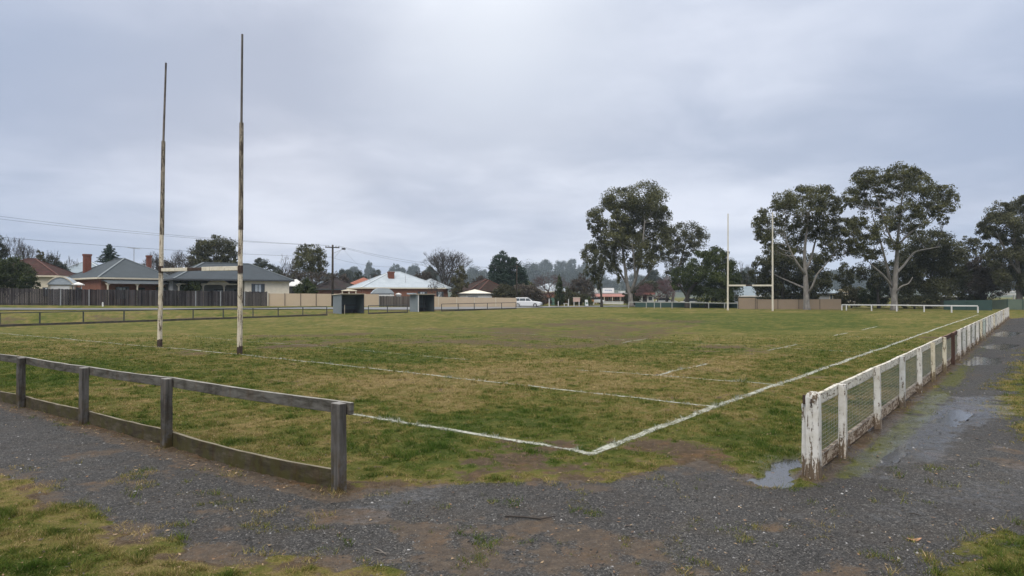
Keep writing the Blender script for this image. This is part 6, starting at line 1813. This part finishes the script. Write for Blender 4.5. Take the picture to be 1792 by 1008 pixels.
bare_tree('bare_tree', 'purple brown bare tree in front of the plain white roof', 128, (962, 533), 476, 30, M['twig_red'], 61, depth=7, r0=.15, angle=.5, trunk_frac=.3)
bush('brown_tree', 'brown leafless looking bushy tree left of the shop', 135, (1018, 531), [(1018, 492, 12, 9), (1006, 502, 12, 9), (1028, 502, 12, 10), (1014, 514, 18, 10), (1032, 516, 10, 9), (1000, 516, 10, 10)], M['leaf_brown'], size=.32, cover=1.9, cat='tree')
bush('green_bush', 'bright green low bush beside the sandwich board', 124, (1031, 533), [(1031, 525, 5, 4), (1033, 530, 5, 4)], M['leaf_green'], size=.2, tb=.3)
bush('hedge_bush', 'dark hedge bush behind the notice board', 128, (1012, 532), [(1000, 522, 10, 7), (1014, 524, 10, 7), (1026, 523, 8, 6), (1008, 529, 16, 5)], M['leaf_dark'], size=.24)
bush('hedge_bush', 'dark hedge bush right of the cone-shaped tree', 132, (994, 532), [(994, 516, 8, 9), (1000, 524, 8, 8), (990, 526, 7, 7)], M['leaf_dark'], size=.24, tb=.05)
bush('hedge_bush', 'dark bush between the shop and the white kiosk', 128, (1108, 533), [(1100, 516, 10, 8), (1112, 514, 10, 9), (1106, 526, 14, 8)], M['leaf_dark'], size=.26)
bush('hedge_bush', 'brown hedge in front of the brick wall behind the parked car', 124, (950, 533), [(942, 526, 9, 6), (956, 527, 9, 6), (930, 527, 8, 6)], M['leaf_brown'], size=.22, tb=-.1)
bush('big_bush', 'large dark green bush over the palings at the left edge of the photo', 78, (20, 530), [(22, 470, 20, 14), (0, 474, 18, 16), (40, 482, 16, 13), (10, 490, 26, 14), (48, 494, 14, 10), (28, 500, 28, 10), (-20, 488, 20, 18), (60, 499, 8, 6)], M['leaf_green'], size=.2, cover=3.0, tb=-.12)
bush('verandah_bush', 'dark leafy bush in front of the verandah between the near goalposts', 85.5, (332, 520), [(322, 502, 10, 7), (338, 500, 12, 7), (330, 508, 16, 6), (346, 506, 6, 6)], M['leaf_green'], size=.18, tb=-.1)
bush('round_bush', 'dark green round pointed bush behind the cream steel fence', 97, (535, 530), [(536, 496, 6, 6), (534, 503, 13, 8), (541, 506, 11, 8), (528, 509, 13, 7), (538, 513, 16, 6)], M['leaf_green'], size=.2, cover=3.2)
bush('brown_bush', 'brown shrubby growth under the open gum tree', 122, (520, 522), [(514, 484, 12, 8), (530, 488, 12, 8), (548, 490, 14, 9), (566, 486, 10, 8), (500, 488, 10, 7)], M['leaf_brown'], size=.3, cover=1.4)
# hazy trees in the distance
far = [  # px, top, halfwidth, Y, label
    (604, 474, 14, 190, 'low dark tree just right of the power pole'), (622, 469, 12, 240, 'grey green round-topped tree right of the power pole'), (646, 461, 11, 260, 'pointed hazy tree behind the white-roofed house, left of its chimney'),
    (660, 474, 14, 200, 'dark green tree directly behind the brick chimney of the white-roofed house'), (695, 464, 14, 250, 'hazy domed tree above the ridge of the white roof'), (722, 467, 13, 240, 'hazy domed tree right of the white ridge'),
    (752, 469, 15, 190, 'brown green tree left of the wide bare tree'), (826, 470, 10, 330, 'pale hazy tree right of the wide bare tree'), (846, 474, 12, 330, 'bluish hazy tree left of the conifer'),
    (932, 466, 13, 300, 'bluish hazy tree right of the conifer'), (953, 458, 17, 310, 'tall hazy tree with domed top behind the purple bare tree'), (975, 460, 16, 320, 'second tall hazy tree above the plain white roof'), (1001, 456, 13, 310, 'tallest hazy tree between the conifer and the big forking gum'), (1022, 462, 14, 320, 'hazy tree beside the left side of the big forking gum'),
    (576, 478, 10, 200, 'dark low tree behind the power pole'), (1116, 482, 22, 230, 'hazy tree low behind the big forking gum'), (1146, 474, 14, 190, 'dark hazy tree behind the pink blossom tree'), (1458, 476, 16, 250, 'hazy tree behind the small tufted tree'), (1310, 470, 12, 210, 'dark hazy tree behind the far crossbar'),
    (432, 470, 10, 180, 'dark tree hidden behind the near right goalpost'), (150, 470, 14, 190, 'hazy tree behind the big brick chimney'), (240, 474, 14, 190, 'hazy tree behind the thin brick chimney')]
for px, top, hw, Y, lab in far:
    Y = min(1120, Y * 3.5 if Y > 200 else Y * 1.6)
    bl = []
    n = 7
    h = 520 - top
    for k in range(n):
        a = random.uniform(0, 1)
        bl.append((px + random.uniform(-.65, .65) * hw, top + h * (.12 + .38 * a), hw * random.uniform(.34, .55), h * random.uniform(.10, .17)))
    bl.append((px + random.uniform(-.2, .2) * hw, top + h * .12, hw * .5, h * .12)); bl.append((px, top + h * .55, hw * .9, h * .22))
    gum('distant_tree', lab, Y, (px, 519), bl, [([(px, 519), (px, top + h * .5), (px, top + h * .2)], .4, .12)], .4, M['leaf_far'], M['bark_grey'], size=.0013 * Y + .12, cover=3.0, flat=-.7, sub=16, spread=.29, twigs=False, group='distant trees beyond the houses')
for px, top, hw, Y, mt, lab in ((594, 481, 17, 158, 'leaf_brown', 'brownish tree behind the dark tiled roof right of the power pole'), (632, 479, 14, 165, 'leaf_far', 'green rounded tree above the brick red roof'),
        (655, 484, 11, 160, 'leaf_brown', 'small brown tree touching the left slope of the white roof'), (738, 478, 17, 150, 'leaf_brown', 'brown tree behind the right slope of the white roof'), (842, 483, 15, 160, 'leaf_brown', 'reddish brown tree behind the brown tiled ridge'),
        (1300, 478, 16, 150, 'leaf_far', 'dark rounded tree in the gap under the far crossbar'), (1700, 470, 18, 150, 'leaf_far', 'grey green tree behind the thin forked tree'), (1132, 492, 18, 165, 'leaf_dark', 'dark low tree behind the white kiosk')):
    h_ = 520 - top
    bl = [(px + random.uniform(-.6, .6) * hw, top + h_ * random.uniform(.12, .45), hw * random.uniform(.36, .55), h_ * random.uniform(.12, .19)) for _ in range(7)] + [(px, top + h_ * .55, hw * .9, h_ * .24)]
    gum('backdrop_tree', lab, Y, (px, 521), bl, [([(px, 521), (px, top + h_ * .5), (px, top + h_ * .2)], .3, .1)], .4, M[mt], M['bark_dark'], size=.42, cover=2.4, flat=-.7, group='trees rising behind the house roofs')
# distant wood as one mass
bl = []
for k in range(150):
    px = -900 + k * 24 + random.uniform(-10, 10)
    t_ = 486 + 6 * math.sin(px * .013) + random.uniform(-5, 6)
    if 880 < px < 1060: t_ -= 12
    if 1420 < px < 1560: t_ -= 8
    bl.append((px, (t_ + 516) / 2 + random.uniform(-2, 3), 20, (522 - t_) / 2 + 3, 0))
V_, T_ = [], []
B = []
for px, py, rx, ry, _ in bl:
    Y = random.uniform(800, 880); c = P(px, py, Y); s = Y / F
    B.append((c.x, c.y, c.z, rx * s, 5, ry * s))
V, t_ = leaf_mesh('woods', None, B, M['leaf_far'], 1.9, 2.2, 18, .3, .1, flat=-.8)
o = np_mesh('woods', V.reshape(-1, 3), np.arange(V.shape[0] * 4).reshape(-1, 4), M['leaf_far'], 4); face_tint(o, t_)
setting(o, 'stuff', 'far hazy woods along the horizon behind the houses', 'woods')
# low hills behind
n = 120
vs, fs = [], []
for i in range(n + 1):
    x = -1300 + 2600 * i / n
    z = 12 + 10 * fbm(np.array([x * .004]), np.array([2.0]), 5, 3)[0] + 22 * math.exp(-((x - 80) / 130) ** 2) + 20 * math.exp(-((x - 590) / 150) ** 2)
    vs += [(x, 560, -1), (x, 720, 1.5), (x, 930, 4 + z * .25), (x, 1130, z * .8), (x, 1260, z), (x, 1370, -1)]
for i in range(n):
    for k in range(5): fs.append((i * 6 + k, i * 6 + 6 + k, i * 6 + 7 + k, i * 6 + 1 + k))
t = NT('wooded_hill'); t.base(t.ramp(t.noise(t.pos, .12, 6, .7), [(.3, (.03, .04, .028)), (.7, (.065, .075, .05))])); t.rough(.95)
t.bump(t.noise(t.pos, .25, 4), 1.0, 2.0)
o = MB().add(vs, fs).build('hills', t.m, smooth=True); setting(o, 'structure', 'low wooded hills far behind the town', 'hills')
# ------------------------------------------------------------------ haze, sky, sun, camera
t = bpy.data.materials.new('haze_air'); t.use_nodes = True
nt = t.node_tree; nt.nodes.clear()
out = nt.nodes.new('ShaderNodeOutputMaterial'); pv = nt.nodes.new('ShaderNodeVolumePrincipled')
pv.inputs['Color'].default_value = (0.70, 0.83, 1.0, 1); pv.inputs['Density'].default_value = HAZE; pv.inputs['Anisotropy'].default_value = 0.0
nt.links.new(pv.outputs[0], out.inputs['Volume'])
o = MB().box(-1450, 1450, -1450, 1450, -1.8, 72).build('haze', t); o['kind'] = 'stuff'; o['label'] = 'thin damp winter haze over the whole ground'

SUN_EL, SUN_AZ = 52.0, 200.0     # azimuth measured clockwise from +Y: behind the camera, to the left
w = bpy.data.worlds.new('World'); sc.world = w; w.use_nodes = True
nt = w.node_tree; nt.nodes.clear(); L = nt.links.new
out = nt.nodes.new('ShaderNodeOutputWorld'); bg = nt.nodes.new('ShaderNodeBackground'); L(bg.outputs[0], out.inputs[0])
sky = nt.nodes.new('ShaderNodeTexSky'); sky.sky_type = 'NISHITA'; sky.sun_disc = False
sky.sun_elevation = R(SUN_EL); sky.sun_rotation = R(SUN_AZ); sky.air_density = 1.0; sky.dust_density = 3.0; sky.ozone_density = 1.2
tc = nt.nodes.new('ShaderNodeTexCoord')
sep = nt.nodes.new('ShaderNodeSeparateXYZ'); L(tc.outputs['Generated'], sep.inputs[0])
def mth(op, a, b=0.0, clamp=False):
    k = nt.nodes.new('ShaderNodeMath'); k.operation = op; k.use_clamp = clamp
    for i, v in enumerate((a, b)):
        if isinstance(v, (int, float)): k.inputs[i].default_value = v
        else: L(v, k.inputs[i])
    return k.outputs[0]
def rng(v, a, b, lo, hi, it='SMOOTHSTEP'):
    k = nt.nodes.new('ShaderNodeMapRange'); k.interpolation_type = it; L(v, k.inputs[0])
    for i, x in enumerate((a, b, lo, hi)): k.inputs[i + 1].default_value = x
    return k.outputs[0]
def mixc(f, a, b, mode='MIX'):
    k = nt.nodes.new('ShaderNodeMix'); k.data_type = 'RGBA'; k.blend_type = mode
    for i, v in ((0, f), (6, a), (7, b)):
        if isinstance(v, tuple): k.inputs[i].default_value = (*v, 1)
        elif isinstance(v, (int, float)): k.inputs[i].default_value = v
        else: L(v, k.inputs[i])
    return k.outputs[2]
# cloud layer: direction projected on a flat cloud deck
zc = mth('MAXIMUM', sep.outputs[2], 0.0)
den = mth('ADD', zc, 0.16)
cmb = nt.nodes.new('ShaderNodeCombineXYZ'); L(mth('DIVIDE', sep.outputs[0], den), cmb.inputs[0]); L(mth('DIVIDE', sep.outputs[1], den), cmb.inputs[1])
def nz(scale, det, rough, seedz, dist=0.0):
    k = nt.nodes.new('ShaderNodeTexNoise'); k.noise_dimensions = '4D'; L(cmb.outputs[0], k.inputs['Vector'])
    k.inputs['W'].default_value = seedz
    k.inputs['Scale'].default_value = scale; k.inputs['Detail'].default_value = det; k.inputs['Roughness'].default_value = rough; k.inputs['Distortion'].default_value = dist
    return k.outputs[0]
n1 = nz(0.62, 4, .5, 3.3, .3); n2 = nz(2.1, 7, .58, 7.1, .5); n3 = nz(0.36, 3, .45, 1.7)
cl = mth('ADD', mth('MULTIPLY', n1, .55), mth('ADD', mth('MULTIPLY', n2, .20), mth('MULTIPLY', n3, .35)))
shade = rng(cl, .45, .67, 0, 1)
cloud = mixc(shade, (0.405, 0.462, 0.588), (0.700, 0.742, 0.850))
# lavender tint patches
cloud = mixc(mth('MULTIPLY', rng(n3, .42, .62, 0, 1), .55), cloud, mixc(shade, (0.485, 0.505, 0.590), (0.710, 0.725, 0.805)))
# thinner, brighter deck around the middle of the view and overhead; heavier blue-grey rain cloud to the sides
az = mth('DIVIDE', sep.outputs[0], mth('MAXIMUM', mth('ADD', mth('ABSOLUTE', sep.outputs[1]), 0.001), 0.05))
side = rng(mth('ABSOLUTE', mth('ADD', az, 0.0)), .28, .95, 0, 1)
cloud = mixc(mth('MULTIPLY', side, .62), cloud, mixc(shade, (0.325, 0.400, 0.560), (0.480, 0.550, 0.700)))
glow = mth('MULTIPLY', rng(mth('ABSOLUTE', mth('ADD', az, 0.03)), .0, .32, 1, 0), rng(sep.outputs[2], .10, .42, 0, 1))
cloud = mixc(mth('MULTIPLY', glow, .68), cloud, (0.86, 0.895, 0.955))
cloud = mixc(rng(sep.outputs[2], .40, .85, 0, 1), cloud, (0.74, 0.72, 0.67))
up = rng(sep.outputs[2], .36, .95, 1.0, ZEN)
cl2 = mixc(1.0, cloud, cloud, 'MIX')
mul = nt.nodes.new('ShaderNodeVectorMath'); mul.operation = 'SCALE'; L(cloud, mul.inputs[0]); L(up, mul.inputs['Scale'])
sk = nt.nodes.new('ShaderNodeVectorMath'); sk.operation = 'SCALE'; L(sky.outputs[0], sk.inputs[0]); sk.inputs['Scale'].default_value = 0.10
c10 = nt.nodes.new('ShaderNodeVectorMath'); c10.operation = 'SCALE'; L(mul.outputs[0], c10.inputs[0]); c10.inputs['Scale'].default_value = SKYK * 10
fin = mixc(0.93, sk.outputs[0], c10.outputs[0])
L(fin, bg.inputs['Color']); bg.inputs['Strength'].default_value = 0.10
ld = bpy.data.lights.new('sun', 'SUN'); ld.energy = SUNE; ld.angle = R(35); ld.color = (1.0, 0.94, 0.84)
lo = bpy.data.objects.new('sun', ld); COL.objects.link(lo)
az_, el_ = R(SUN_AZ), R(SUN_EL)
dirv = Vector((math.sin(az_) * math.cos(el_), math.cos(az_) * math.cos(el_), math.sin(el_)))
lo.rotation_euler = dirv.to_track_quat('Z', 'Y').to_euler(); lo.location = (0, -20, 60)
cd = bpy.data.cameras.new('camera'); cam = bpy.data.objects.new('camera', cd); COL.objects.link(cam)
cam.location = (0, 0, CAMZ); cam.rotation_euler = (math.pi / 2 + PITCH, 0, 0)
cd.sensor_width = 36; cd.lens = F / 1792 * 36; cd.clip_start = 0.05; cd.clip_end = 5000
sc.camera = cam
sc.view_settings.view_transform = 'Standard'; sc.view_settings.look = 'None'; sc.view_settings.exposure = EXPO; sc.view_settings.gamma = 1
sc.view_settings.use_curve_mapping = False
sc.render.engine = 'CYCLES'
sc.cycles.max_bounces = 6; sc.cycles.diffuse_bounces = 3; sc.cycles.glossy_bounces = 3; sc.cycles.transparent_max_bounces = 12; sc.cycles.volume_bounces = 1
sc.cycles.use_denoising = True
sc.cycles.volume_max_steps = 64
